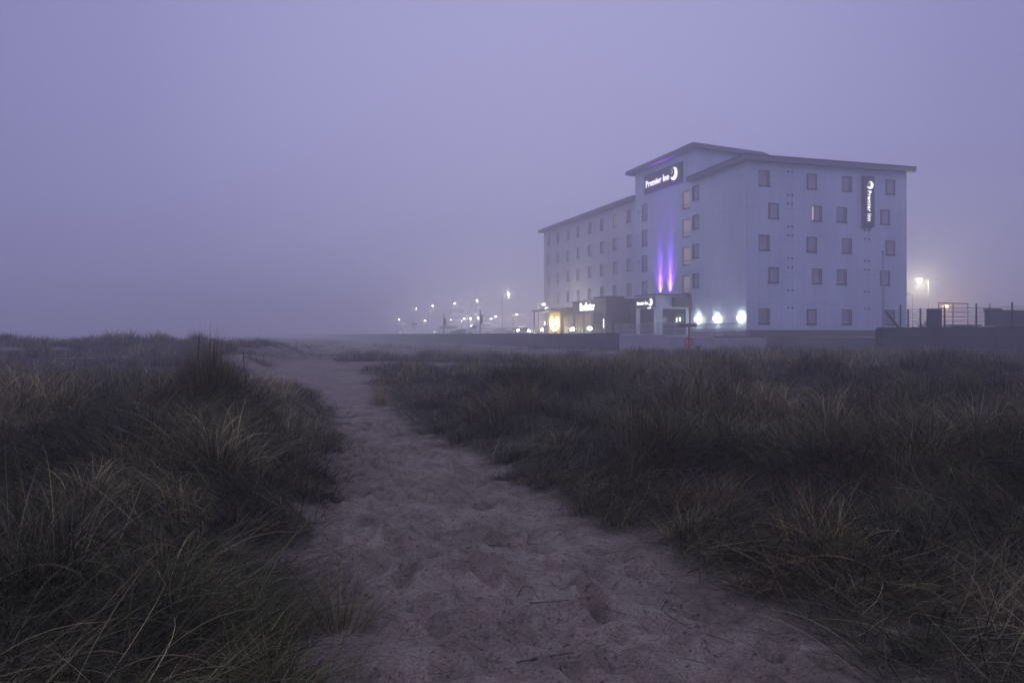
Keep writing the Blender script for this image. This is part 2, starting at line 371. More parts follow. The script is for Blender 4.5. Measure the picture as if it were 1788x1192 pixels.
# ================================================================== marram grass
gmat = bpy.data.materials.new('marram_blades'); gmat.use_nodes = True; t = gmat.node_tree; p = t.nodes['Principled BSDF']
ca = N(t, 'ShaderNodeAttribute', attribute_name='tint'); t.links.new(ca.outputs['Color'], p.inputs['Base Color'])
p.inputs['Roughness'].default_value = .65; p.inputs['Specular IOR Level'].default_value = .25
STRAW = np.array([.45,.385,.155]); GREY = np.array([.33,.295,.15]); GREEN = np.array([.10,.108,.032]); BROWN = np.array([.13,.08,.035]); RUST = np.array([.20,.135,.06])
def blades(base, az, L, th0, th1, wid, col, K, ground=True, curl=.25, lift=.05):
    n = len(base); s = np.linspace(0, 1, K+1)
    th = th0[:,None] + th1[:,None]*s[None,:]**1.4
    wob = rng.normal(0, curl, (n,1))*s[None,:]
    A_ = az[:,None] + wob
    st = (L/K)[:,None]
    dx = np.sin(th)*np.cos(A_)*st; dy = np.sin(th)*np.sin(A_)*st; dz = np.cos(th)*st
    P = np.zeros((n, K+1, 3)); P[:,0] = base
    P[:,1:,0] = base[:,None,0]+np.cumsum(dx[:,:-1],1); P[:,1:,1] = base[:,None,1]+np.cumsum(dy[:,:-1],1); P[:,1:,2] = base[:,None,2]+np.cumsum(dz[:,:-1],1)
    if ground:
        g = height0(P[:,1:,0], P[:,1:,1])
        P[:,1:,2] = np.maximum(P[:,1:,2], g+.008+lift*rng.random((n,1))*s[None,1:])
    roll = rng.normal(0, .6, n)
    wx = -np.sin(az)*np.cos(roll); wy = np.cos(az)*np.cos(roll); wz = np.sin(roll)
    Wd = np.stack([wx, wy, wz], -1)[:,None,:]*(wid[:,None,None]*.5)*(1-.88*s[None,:,None]**1.6)
    V = np.stack([P-Wd, P+Wd], 2).reshape(n, -1, 3)          # n,(K+1)*2,3
    base_i = (np.arange(n)*(K+1)*2)[:,None,None]
    k = np.arange(K)[:,None]*2
    Q = np.concatenate([k, k+1, k+3, k+2], 1)[None]+base_i
    col = np.repeat(np.concatenate([col, np.ones((n,1))], 1)[:,None,:], (K+1)*2, 1)
    return V.reshape(-1,3), Q.reshape(-1,4), col.reshape(-1,4)
def pack(name, parts, label, kind='stuff'):
    V = []; Q = []; T = []; k = 0
    for v, q, c_ in parts: V.append(v); Q.append(q+k); T.append(c_); k += len(v)
    V = np.concatenate(V); Q = np.concatenate(Q); T = np.concatenate(T)
    me = bpy.data.meshes.new(name); fastmesh(me, V, Q)
    a = me.color_attributes.new('tint', 'FLOAT_COLOR', 'POINT'); a.data.foreach_set('color', T.astype(np.float32).ravel())
    me.materials.append(gmat); me.shade_smooth()
    o = bpy.data.objects.new(name, me); C.objects.link(o)
    if kind: tag(o, label, None, None, kind)
    return o
def inview(X, Y, m=2.0): return (np.abs(X) < .66*Y+m)
def zone(n, y0, y1, pw=1.0):
    Y = y0+(y1-y0)*rng.random(n)**pw; X = (rng.random(n)*2-1)*(.66*Y+1.5)
    return X, Y
def hotelmask(X, Y, m=.6):
    wx = (X-20.25)*BX+(Y-70.4)*BY; wy = -(X-20.25)*BY+(Y-70.4)*BX
    terr = (wx > -13.4-m) & (wy > -3-m)
    comp = (wx > 1) & (Y > np.interp(X, [15.5, 31], [50.3, 36.5]) - m) & (X > 15)
    return terr | comp
def colors(n, X, Y, gre=.0):
    f = fbm(X*.35, Y*.35, 3, 71); r = rng.random(n)
    w = np.clip((f-.5)*2.4+.5, 0, 1)[:,None]
    base = STRAW*w+GREY*(1-w)
    green = fbm(X*.5+40, Y*.5, 3, 81)
    pg = np.clip((green-.48)*3+.25+gre, 0, .95)
    c_ = np.where((r < pg)[:,None], GREEN*(1+.8*rng.random((n,1))), base)
    c_ = np.where((rng.random(n) < .12)[:,None], BROWN, c_)
    rust = fbm(X*.6+11, Y*.6+5, 3, 91) > .62
    c_ = np.where((rust & (rng.random(n) < .4))[:,None], RUST, c_)
    c_ = c_*(.35+.75*sm(.30, .68, fbm(X*1.1+3, Y*1.1, 3, 131))+.5*hum(X, Y))[:,None]
    return 1.18*c_*(.17+.83*rng.random((n,1))**2.2)*np.where(rng.random((n,1)) < .10, 1.35, .92)
parts = []
def tufts(nt, y0, y1, nb, rad, Lr, wid, K, pw=1, lean=(.15,.5), droop=(.8,.9), dens=.55, small=False):
    X, Y = zone(nt*3, y0, y1, pw)
    keep = (bare(X, Y) < .35) & ~hotelmask(X, Y)
    d = .8*hum(X, Y)+.2*fbm(X*.8, Y*.8, 3, 101); keep &= (d+rng.random(len(X))*.6 > dens) & ~((Y < 3.6) & (X < 0))
    X, Y = X[keep][:nt], Y[keep][:nt]
    n = len(X); sc = .45+.75*fbm(X*.5+7, Y*.5, 2, 111)+.3*rng.random(n)
    bi = np.repeat(np.arange(n), nb)
    az = rng.random(n*nb)*2*np.pi
    rr = rad*np.sqrt(rng.random(n*nb))
    bx = X[bi]+rr*np.cos(az); by = Y[bi]+rr*np.sin(az)
    ok = bare(bx, by) < .75
    bi, az, rr, bx, by = bi[ok], az[ok], rr[ok], bx[ok], by[ok]; m_ = len(bx)
    az = az+rng.normal(0, .5, m_); wind = .10
    az = np.arctan2(np.sin(az)*(1-wind*.2), np.cos(az)+wind)
    Le, Re = edges(bx, by); hb = hum(bx, by); L = Lr*(.50+.62*hb)*sc[bi]*rng.uniform(.4, 1.15, m_)*(.55+.45*sm(.1, 1.6, np.maximum(Le-bx, bx-Re)))
    th0 = np.clip(lean[0]+lean[1]*(rr/rad)*rng.random(m_), 0, 1.3)
    th1 = droop[0]*rng.random(m_)+droop[1]*rng.random(m_)
    base = np.stack([bx, by, height0(bx, by)-.02], -1)
    w = np.maximum(wid, by*.00055)*rng.uniform(.6, 1.25, m_)
    tc_ = colors(n, X, Y)[bi]*(.8+.5*rng.random((m_,1)))
    mixc = colors(m_, bx, by); sel = rng.random(m_) < .5
    parts.append(blades(base, az, L, th0, th1, w, np.where(sel[:,None], tc_, mixc), K, curl=.4))
def mat_layer(n, y0, y1, Lr, wid, K, pw=1, flat=1.15, gre=.28, lim=.5):
    X, Y = zone(n, y0, y1, pw); k = (bare(X, Y) < (lim+.3)*rng.random(n)+.12) & ~hotelmask(X, Y)
    X, Y = X[k], Y[k]; m_ = len(X)
    dirn = fbm(X*.7, Y*.7, 2, 121)*9
    az = dirn+rng.normal(0, .9, m_); L = Lr*rng.uniform(.4, 1.2, m_)
    th0 = rng.uniform(.6, flat, m_); th1 = rng.uniform(-.2, 1.2, m_)
    base = np.stack([X, Y, height0(X, Y)], -1)
    w = np.maximum(wid, Y*.0005)*rng.uniform(.6, 1.2, m_)
    parts.append(blades(base, az, L, th0, th1, w, colors(m_, X, Y, gre), K, curl=.8, lift=.12))
tufts(270, 2.2, 9, 190, .20, .60, .0050, 9, .7, lean=(.1,1.0), droop=(1.3,1.2), dens=.55)
tufts(700, 2.2, 9, 34, .09, .45, .0038, 7, .7, lean=(.2,.9), droop=(1.3,1.2), dens=.5)
tufts(900, 8, 22, 100, .24, .68, .0088, 7, .8, lean=(.08,.9), droop=(1.0,1.0), dens=.58)
tufts(1500, 8, 22, 28, .12, .45, .006, 5, .8, lean=(.12,.8), droop=(1.0,1.1), dens=.5)
tufts(3300, 20, 50, 38, .30, .68, .017, 4, .8, dens=.58, lean=(.1,.8))
tufts(1600, 48, 110, 16, .4, .6, .03, 3, 1, dens=.55)
mat_layer(62000, 2.0, 9, .60, .0046, 8, .8, flat=1.5)
mat_layer(46000, 8, 24, .46, .0078, 5, .8, flat=1.45)
mat_layer(50000, 22, 60, .4, .014, 3, .8)
mat_layer(16000, 58, 130, .5, .04, 2, 1)
# straw litter lying on the sand
n = 7000; Y = 2+12*rng.random(n)**1.2; Lp, Rp = np.interp(Y, PY, PL), np.interp(Y, PY, PR)
u = rng.beta(.45, .45, n); X = Lp-.3+(Rp-Lp+.6)*u
lit = blades(np.stack([X, Y, height0(X, Y)+.012], -1), rng.random(n)*6.28, rng.uniform(.03,.22,n), np.full(n,1.45), rng.normal(.1,.12,n), rng.uniform(.0015,.004,n),
    np.where((rng.random(n) < .55)[:,None], np.array([.035,.028,.022]), GREY*.7), 4)
pack('marram_grass', parts, 'dry marram grass covering the dunes in long arching blades')
pack('straw_litter', [lit], 'dead grass stalks and rootlets strewn over the sandy path')
# singled-out tufts
def single_tuft(x, y, nb, rad, L_, green, label, lean=(.05,.45), droop=(.5,.6), wid=.0035):
    az = rng.random(nb)*6.283; rr = rad*np.sqrt(rng.random(nb)); bx = x+rr*np.cos(az); by = y+rr*np.sin(az)
    th0 = lean[0]+lean[1]*(rr/rad)*rng.random(nb); th1 = droop[0]*rng.random(nb)+droop[1]*rng.random(nb)
    base = np.stack([bx, by, height0(bx, by)-.02], -1); r = rng.random((nb,1))
    col = np.where(r < green, GREEN*.6*(.5+rng.random((nb,1))), np.where(r < green+.25, BROWN, STRAW*.7))*.9
    o = pack('grass_tuft', [blades(base, az, L_*rng.uniform(.45,1.1,nb)*(1.1-.65*rr/rad), th0, th1, np.full(nb, wid)*rng.uniform(.7,1.2,nb), col, 7)], None, None)
    me = o.data; off = np.array([x, y, float(height0(np.array([x]), np.array([y]))[0])])
    co = np.empty(len(me.vertices)*3, np.float32); me.vertices.foreach_get('co', co)
    me.vertices.foreach_set('co', (co.reshape(-1,3)-off).astype(np.float32).ravel()); me.update(); o.location = off
    tag(o, label, 'grass tuft', 'tufts of marram standing out by the path')
single_tuft(-3.42, 9.2, 1500, .36, .74, .5, 'tall dark pointed tuft of marram crowning the near left dune', (.0,.5), (.4,.5))
single_tuft(-3.0, 18.6, 300, .32, .66, .1, 'small upright yellowish tuft alone at the right edge of the path where it narrows', (.0,.35), (.3,.4), .007)
single_tuft(-.95, 4.5, 420, .20, .42, .15, 'brownish spreading tuft at the left edge of the near sandy path', (.2,.7), (.7,.8))
def seed_stem(x, y, z0, z1, dx, label):
    mb = MB(); P0 = Vector((x, y, z0)); P1 = Vector((x+dx, y, z1))
    pts = [P0.lerp(P1, s)+Vector((dx*.25*math.sin(s*3), 0, 0)) for s in np.linspace(0, 1, 10)]
    mb.tube(pts, [.0025,.0025,.0025,.0025,.0025,.004,.007,.0065,.004,.0012], 6)
    o = mb.build('seed_stem', M['stem'], frame='W', origin=tuple(P0), smooth=True); tag(o, label, 'grass stem', 'seed stems sticking up from the dune')
seed_stem(-3.55, 9.1, .9, 1.64, .06, 'tallest dark seed stem rising left of the dark pointed tuft')
seed_stem(-3.23, 9.0, .9, 1.49, -.06, 'short dark seed stem leaning just right of the dark pointed tuft')
seed_stem(-3.9, 12.0, .8, 1.40, -.05, 'dark seed stem standing behind the right shoulder of the near left dune')
seed_stem(-4.3, 12.5, .75, 1.22, .05, 'lowest dark seed stem behind the right shoulder of the near left dune')
seed_stem(-9.75, 17.2, .8, 1.47, -.08, 'lone seed stem at the far left of the dune crest')
def twig(pts, label):
    z = [float(height0(np.array([a]), np.array([b]))[0])+.012+h for a, b, h in pts]
    mb = MB(); P = [Vector((a, b, c_)) for (a, b, h), c_ in zip(pts, z)]
    fine = []
    for i in range(len(P)-1):
        for s in (0, .33, .66): fine.append(P[i].lerp(P[i+1], s)+Vector((rng.normal(0,.006), rng.normal(0,.006), rng.normal(0,.002))))
    fine.append(P[-1]); r = list(np.linspace(.0032, .0015, len(fine)))
    o = mb.tube(fine, r, 5).build('dead_twig', M['twig'], frame='W', origin=tuple(P[0]), smooth=True); tag(o, label, 'twig', 'twigs lying on the sand path')
twig([(.02,4.95,0),(.07,4.98,.05),(.12,4.98,.06),(.16,4.90,.0)], 'short arched twig standing up from the middle of the near path')
twig([(.02,4.80,0),(.25,4.84,.006),(.5,4.95,.004)], 'long thin root lying across the sand right of the arched twig')
twig([(.0,3.95,0),(.18,4.02,.006),(.42,4.12,.004),(.5,4.25,.0)], 'long root nearest the camera on the bottom of the path')
twig([(-.35,6.1,.0),(-.05,6.15,.006),(.3,6.2,.002)], 'thin root across the path beyond the arched twig')
twig([(1.0,5.1,0),(.86,4.7,.006),(.95,4.4,.006),(1.15,4.2,.0)], 'curved twig on the right part of the near sand')

# ================================================================== terrace, paving, sea wall
mb = MB(); mb.prism([(-13.2,-2.8),(-.2,-2.8),(-.2,.3),(70,.3),(70,480),(-13.2,480)], .1, 1.45)
tag(mb.build('promenade_paving', M['tarmac'], origin=(-13,-2,1.45)), 'paved promenade and car park around the hotel', kind='structure')
def facade(mb, axis_, pos, u0, u1, z0, z1, holes, inn=.14):
    us = sorted({u0, u1, *[h[0] for h in holes], *[h[1] for h in holes]}); zs = sorted({z0, z1, *[h[2] for h in holes], *[h[3] for h in holes]})
    P = (lambda u, z, d=0: (pos+d, u, z)) if axis_ == 'x' else (lambda u, z, d=0: (u, pos+d, z))
    for i in range(len(us)-1):
        for j in range(len(zs)-1):
            cu, cz = (us[i]+us[i+1])/2, (zs[j]+zs[j+1])/2
            if any(h[0] < cu < h[1] and h[2] < cz < h[3] for h in holes): continue
            mb.add([P(us[i],zs[j]), P(us[i+1],zs[j]), P(us[i+1],zs[j+1]), P(us[i],zs[j+1])], [(0,1,2,3) if axis_ == 'y' else (3,2,1,0)])
    for a, b, c_, d in holes:
        q = [(a,c_),(b,c_),(b,d),(a,d)]
        for k in range(4):
            (ua,za),(ub,zb) = q[k], q[(k+1)%4]
            mb.add([P(ua,za), P(ub,zb), P(ub,zb,inn), P(ua,za,inn)], [(0,1,2,3)])
# ---- hotel
hotel = thing('hotel', 'large pale clad hotel of five storeys with a taller entrance tower', 'hotel', (0,0,1.45))
ROWS = [15.87-2.8*i for i in range(4)]; GROW = 3.86
endw = []
def cols_row(r): return [1.22, 6.15, 9.98, 14.85] if r % 2 == 0 else [2.16, 6.72, 9.42, 14.24]
for r in range(5):
    zt = GROW if r == 4 else ROWS[r]
    for k, x in enumerate(cols_row(r)): endw.append((x, x+1.13, zt-1.36, zt, r, k))
mb = MB()
facade(mb, 'y', 0, .0, 17.3, 1.95, 16.7, [w[:4] for w in endw])
frw = [(7.68, 9.0, z-1.36, z) for z in ROWS]
facade(mb, 'x', 0, .0, 9.26, 1.45, 16.7, frw)
mb.add([(17.3,0,1.45),(17.3,16,1.45),(17.3,16,16.7),(17.3,0,16.7)], [(0,1,2,3)])
mb.add([(0,9.26,1.45),(.6,9.26,1.45),(.6,9.26,16.7),(0,9.26,16.7)], [(3,2,1,0)])
mb.build('main_wall', M['clad'], hotel)
mb = MB().box(.16, 17.1, .16, 9.2, 1.5, 16.5)
mb.build('inner_wall', M['pane_dark'], hotel)
mb = MB(); mb.box(-.06, 17.36, -.06, 9.2, -.2, 1.93); mb.build('brick_plinth', M['brick'], hotel)
mb = MB().box(-.09, 17.39, -.09, 0.0, 1.93, 1.99); mb.build('plinth_trim', M['frame'], hotel)
mb = MB().prism([(-.7,-.7),(17.75,-.7),(17.75,16.2),(.8,16.2),(.8,9.2),(-.55,9.2)], [16.55,16.6,16.6,16.5,16.35,16.35], [17.0,17.05,17.05,16.9,16.78,16.78])
mb.build('main_roof', M['roof'], hotel)
mb = MB().prism([(-.72,-.72),(17.78,-.72),(17.78,-.66),(-.66,-.66),(-.52,9.2),(-.58,9.2)], [16.9,16.95,16.95,16.9,16.68,16.68], [17.04,17.09,17.09,17.04,16.82,16.82])
mb.build('roof_edge_trim', M['frame'], hotel)
# tower
towl = [(19.3, 20.6, z-1.75, z) for z in ROWS]; towr = [(10.45, 11.85, z-1.75, z) for z in ROWS]
mb = MB(); facade(mb, 'x', .6, 9.262, 22.2, 1.45, 19.9, towl+towr)
mb.add([(.6,9.262,16.3),(8.2,9.262,16.3),(8.2,9.262,19.4),(.6,9.262,19.75)], [(0,1,2,3)])
mb.add([(.6,22.2,1.45),(.9,22.2,1.45),(.9,22.2,17),(8.2,22.2,17),(8.2,22.2,19.4),(.6,22.2,19.75)], [(0,1,2,3,4,5)])
mb.add([(8.2,9.262,16.3),(8.2,22.2,16.3),(8.2,22.2,19.4),(8.2,9.262,19.4)], [(0,1,2,3)])
mb.build('tower_wall', M['clad'], hotel)
mb = MB().prism([(-.15,8.6),(7.9,8.6),(8.7,9.0),(8.7,23.2),(-.15,23.2)], [19.7,19.27,19.25,19.15,19.58], [20.12,19.69,19.65,19.55,19.98])
mb.build('tower_roof', M['roof'], hotel)
mb = MB().box(.76, 8.0, 9.4, 22.1, 1.5, 16.4); mb.build('inner_wall', M['pane_dark'], hotel)
# wing
wc = [50.69, 47.04, 43.28, 39.74, 36.0, 32.29, 28.57, 24.84]
wgw = []
for r, z in enumerate(ROWS):
    for k, y in enumerate(wc):
        s_ = .12 if (r+k) % 2 else 0
        wgw.append((y-1.12+s_, y+s_, z-1.38, z, r, k))
mb = MB(); facade(mb, 'x', .9, 22.2, 52.1, 1.45, 17.0, [w[:4] for w in wgw])
mb.add([(.9,52.1,1.45),(14,52.1,1.45),(14,52.1,17.0),(.9,52.1,17.0)], [(3,2,1,0)])
mb.build('wing_wall', M['clad_wing'], hotel)
mb = MB().box(1.06, 13.9, 22.3, 52.0, 1.5, 16.8); mb.build('inner_wall', M['pane_dark'], hotel)
mb = MB().prism([(.2,22.2),(1.2,22.0),(14.6,22.2),(14.6,52.9),(.2,52.9)], [16.75,16.75,16.75,16.6,16.6], [17.2,17.2,17.2,17.02,17.02])
mb.build('wing_roof', M['roof'], hotel)
# windows
def window(ax_, u0, u1, z0, z1, pos, mull, pm, panel=0, strip=False):
    d0, d1 = pos+.05, pos+.12; fw = .075
    mb = MB()
    def bx(m_, a, b, c_, d, e0=d0, e1=d1):
        if ax_ == 'x': m_.box(e0, e1, a, b, c_, d)
        else: m_.box(a, b, e0, e1, c_, d)
    bx(mb, u0, u0+fw, z0, z1); bx(mb, u1-fw, u1, z0, z1); bx(mb, u0+fw, u1-fw, z0, z0+fw); bx(mb, u0+fw, u1-fw, z1-fw, z1)
    zp = z0+fw
    if panel: bx(mb, u0+fw, u1-fw, z0+panel, z0+panel+.07); zp = z0+panel+.07
    if mull is not None:
        um = u0+(u1-u0)*mull; bx(mb, um-.035, um+.035, zp, z1-fw, d0+.004, d1-.004)
    w = mb.build('window', M['frame'], hotel)
    ROOTM[w.name] = ROOTM[hotel.name]
    mb = MB(); bx(mb, u0+fw, u1-fw, z0+fw, z1-fw, pos+.085, pos+.1); mb.build('pane', pm, w)
    if strip:
        mb = MB(); bx(mb, u0+fw+.01, u0+fw+.17, z0+fw+.02, z1-fw-.02, pos+.07, pos+.083); mb.build('lit_curtain_gap', M['strip'], w)
    mb = MB(); bx(mb, u0-.05, u1+.05, z0-.05, z0-.002, pos-.05, pos+.10); mb.build('sill', M['frame'], w)
    return w
for (a, b_, z0, z1, r, k) in endw:
    lit_ = (r == 1 and k == 1)
    window('y', a, b_, z0, z1, 0, .78 if (r+k+(1 if r in (1,3) and k > 1 else 0)) % 2 == 0 else .18, M['pane'], strip=lit_)
for (a, b_, z0, z1) in frw: window('x', a, b_, z0, z1, 0, .85, M['pane'])
for (a, b_, z0, z1) in towl: window('x', a, b_, z0, z1, .6, None, M['pane'], .35)
for i, (a, b_, z0, z1) in enumerate(towr): window('x', a, b_, z0, z1, .6, None, M['pane_warm'], .35)
for (a, b_, z0, z1, r, k) in wgw:
    window('x', a, b_, z0, z1, .9, .5 if (k*3+r) % 3 == 0 else None, M['pane_warm'] if (r, k) in ((0,6),(3,0),(3,1)) else M['pane'])
# vents
vz = [15.9, 13.85, 13.1, 11.1, 10.3, 8.3, 7.5, 5.5, 3.95]
v0 = None
def vent(x, y, z, ax_):
    global v0
    mb = MB()
    if ax_ == 'y': mb.box(x-.075, x+.075, y-.05, y, z-.075, z+.075)
    else: mb.box(x-.05, x, y-.075, y+.075, z-.075, z+.075)
    mb.build('vent', M['frame'], hotel)
for z in vz:
    for x in (4.22, 4.66): vent(x, 0, z, 'y')
for z in vz[3:]:
    for x in (12.55, 13.0): vent(x, 0, z, 'y')
for z in [r_+.0 for r_ in ROWS]: vent(.6, 21.4, z-.6, 'x')
# entrance porch
px0 = -3.6
mb = MB(); facade(mb, 'x', px0, 9.55, 13.75, 1.45, 5.38, [(10.0, 12.9, 1.5, 4.15)], .1)
facade(mb, 'y', 9.55, px0, -.02, 1.45, 5.38, [(-2.9, -.35, 1.5, 4.1)], .1)
mb.add([(px0,13.75,1.45),(.6,13.75,1.45),(.6,13.75,5.38),(px0,13.75,5.38)], [(3,2,1,0)])
mb.build('porch_wall', M['clad'], hotel)
mb = MB().prism([(px0-.12,9.43),(-.05,9.43),(.6,9.6),(.6,13.9),(px0-.12,13.9)], 5.38, 5.52); mb.build('porch_roof', M['roof'], hotel)
def glazing(ax_, pos, u0, u1, z0, z1, posts, rails, parent, name='glazed_screen', w=.07, pm='pane_dark'):
    mb = MB()
    def bx(m_, a, b, c_, d, e0, e1):
        if ax_ == 'x': m_.box(e0, e1, a, b, c_, d)
        else: m_.box(a, b, e0, e1, c_, d)
    us = [u0]+[u0+(u1-u0)*s for s in posts]+[u1-w]
    for u_ in us: bx(mb, u_, u_+w, z0, z1, pos+.02, pos+.09)
    for i in range(len(us)-1):
        for z in [z0, z1-w]+[z0+(z1-z0)*s for s in rails]: bx(mb, us[i]+w, us[i+1], z, z+w, pos+.02, pos+.09)
    g = mb.build(name, M['frame'], parent); ROOTM[g.name] = ROOTM[parent.name]
    mb = MB(); bx(mb, u0+.03, u1-.03, z0+.03, z1-.03, pos+.05, pos+.06); mb.build('pane', M[pm], g)
    return g
glazing('x', px0, 10.0, 12.9, 1.5, 4.15, [.34,.66], [.72], hotel, 'entrance_door')
glazing('y', 9.55, -2.9, -.35, 1.5, 4.1, [.33,.66], [.7], hotel)
mb = MB().box(-1.9, -.03, 9.0, 9.5, 4.25, 5.2); mb.build('entrance_canopy', M['darkclad'], hotel)
mb = MB().box(-1.1, -.98, 9.46, 9.53, 2.9, 3.25); mb.build('door_lamp', M['lamp_faint'], hotel)
mb = MB().box(px0-.08, px0-.01, 10.6, 11.1, 4.16, 4.28); mb.build('door_lamp', M['lamp_faint'], hotel)

# ---- restaurant block beside the hotel
rest = thing('restaurant_extension', 'low charcoal clad restaurant with flat roofs in front of the hotel wing', 'restaurant', (-6,20,1.45))
mb = MB(); facade(mb, 'x', -6, 15.74, 24.6, 1.45, 5.15, [(16.3, 18.9, 1.5, 4.0), (19.6, 21.2, 1.5, 3.9), (21.8, 24.0, 1.5, 3.9)], .1)
facade(mb, 'y', 15.74, -6, .88, 1.45, 5.15, [(-5.4, -3.9, 1.5, 3.9)], .1)
mb.add([(-6,24.6,1.45),(.9,24.6,1.45),(.9,24.6,5.15),(-6,24.6,5.15)], [(3,2,1,0)]); mb.build('charcoal_wall', M['darkclad'], rest)
MB().box(-6.08, .9, 15.66, 24.68, 5.15, 5.32).build('roof', M['roof'], rest)
MB().box(-5.5, -3.3, 17, 20, 5.32, 5.6).build('roof_plant', M['darkclad'], rest)
glazing('x', -6, 16.3, 18.9, 1.5, 4.0, [.5], [.7], rest); glazing('x', -6, 19.6, 21.2, 1.5, 3.9, [.5], [], rest, pm='pane_dim'); glazing('x', -6, 21.8, 24.0, 1.5, 3.9, [.33,.66], [], rest, pm='pane_dim')
glazing('y', 15.74, -5.4, -3.9, 1.5, 3.9, [.5], [.7], rest)
mb = MB(); facade(mb, 'x', -3.4, 13.78, 15.74, 1.45, 4.45, [(13.95, 15.6, 1.5, 3.7)], .1); mb.build('link_wall', M['darkclad'], rest)
MB().box(-3.5, .6, 13.78, 15.64, 4.45, 4.6).build('link_roof', M['roof'], rest); glazing('x', -3.4, 13.95, 15.6, 1.5, 3.7, [.5], [.7], rest)
mb = MB(); facade(mb, 'x', -5.6, 24.62, 33.0, 1.45, 4.4, [(25.0, 28.6, 1.5, 3.9)], .1)
mb.build('side_wall', M['darkclad'], rest); glazing('x', -5.6, 25.0, 28.6, 1.5, 3.9, [.25,.5,.75], [], rest, pm='pane_dim')
MB().box(-5.66, -5.61, 29.1, 32.9, 1.46, 4.3).build('cream_wall_panel', M['yellow'], rest)
MB().box(-5.6, .9, 33.0, 33.15, 1.45, 4.4).build('end_wall', M['yellow'], rest)
MB().box(-6.6, .9, 24.7, 36.6, 4.42, 4.66).build('canopy_roof', M['roof'], rest)
MB().box(-6.45, -6.3, 36.2, 36.35, 1.45, 4.42).build('canopy_post', M['frame'], rest)
MB().box(-3.6, .9, 36.4, 36.5, 1.45, 4.42).build('screen_wall', M['yellow'], rest)
def updown(x, y, z, label):
    t_ = thing('wall_lamp', label, 'wall lamp', (x,y,z), group='up and down lamps on the cream wall')
    MB().tube([(x,y,z-.16),(x,y,z-.02)], .06, 8).build('lamp_body', M['darksteel'], t_)
    MB().tube([(x,y,z-.02),(x,y,z+.10)], .05, 8).build('lamp_glass', M['lamp_warm'], t_)
    MB().tube([(x,y,z-.28),(x,y,z-.16)], .05, 8).build('lamp_glass', M['lamp_warm'], t_)
    plight(t_, (x-.03,y,z+.2), 110, (1,.78,.38), .05); plight(t_, (x-.03,y,z-.42), 110, (1,.78,.38), .05)
updown(-5.85, 32.0, 3.05, 'warm up and down lamp left of the pair on the cream wall')
updown(-5.85, 30.2, 3.05, 'warm up and down lamp right of the pair on the cream wall')
updown(-5.0, 36.15, 3.1, 'warm up and down lamp alone under the far end of the canopy')

# ---- signs
def textmesh(s, size, bold=.0, ext=.03, res=3, spacing=1.0):
    cu = bpy.data.curves.new('t', 'FONT'); cu.body = s; cu.size = size; cu.offset = bold; cu.extrude = ext; cu.resolution_u = res
    cu.space_character = spacing
    o = bpy.data.objects.new('t', cu); C.objects.link(o); bpy.context.view_layer.update()
    m_ = bpy.data.meshes.new_from_object(o.evaluated_get(bpy.context.evaluated_depsgraph_get()))
    vs = [tuple(v_.co) for v_ in m_.vertices]; fs = [tuple(p_.vertices) for p_ in m_.polygons]
    bpy.data.objects.remove(o); bpy.data.curves.remove(cu)
    return vs, fs
def place(vs, org, ux, uy, un):
    O = Vector(org); ux, uy, un = Vector(ux), Vector(uy), Vector(un)
    return [O+ux*a+uy*b_+un*c_ for a, b_, c_ in vs]
def moon(r, ext=.04):
    """crescent opening to the upper left with small stars in it"""
    parts_ = []
    out = []; n_ = 28
    a0, a1 = math.radians(-160), math.radians(100)
    outer = [(r*math.cos(a0+(a1-a0)*i/n_), r*math.sin(a0+(a1-a0)*i/n_)) for i in range(n_+1)]
    c_ = (-.40*r, .26*r); ri = math.hypot(outer[0][0]-c_[0], outer[0][1]-c_[1])
    b0 = math.atan2(outer[0][1]-c_[1], outer[0][0]-c_[0]); b1_ = math.atan2(outer[-1][1]-c_[1], outer[-1][0]-c_[0])
    r1 = math.hypot(outer[-1][0]-c_[0], outer[-1][1]-c_[1])
    inner = []
    for i in range(n_+1):
        a = b0+(b1_-b0)*i/n_; q_ = ri+(r1-ri)*i/n_; inner.append((c_[0]+q_*.93*math.cos(a), c_[1]+q_*.93*math.sin(a)))
    inner[0] = outer[0]; inner[-1] = outer[-1]
    vs = [(x, y, ext) for x, y in outer]+[(x, y, ext) for x, y in inner]; k = n_+1
    fs = [(i, i+1, k+i+1, k+i) for i in range(n_)]
    L = len(vs); vs += [(x, y, -ext) for x, y, _ in vs]
    fs += [(i, L+i, L+i+1, i+1) for i in range(n_)] + [(k+i+1, L+k+i+1, L+k+i, k+i) for i in range(n_)]
    parts_.append((vs, fs))
    for sx, sy, sr in ((-.55,.62,.13), (-.28,.30,.15), (-.62,.12,.12), (-.22,.72,.08)):
        vs = [(sx*r, sy*r, ext)]+[(sx*r+(sr if j % 2 == 0 else sr*.5)*r*math.cos(j*math.pi/5+.3), sy*r+(sr if j % 2 == 0 else sr*.5)*r*math.sin(j*math.pi/5+.3), ext) for j in range(10)]
        parts_.append((vs, [(0, 1+j, 1+(j+1) % 10) for j in range(10)]))
    return parts_
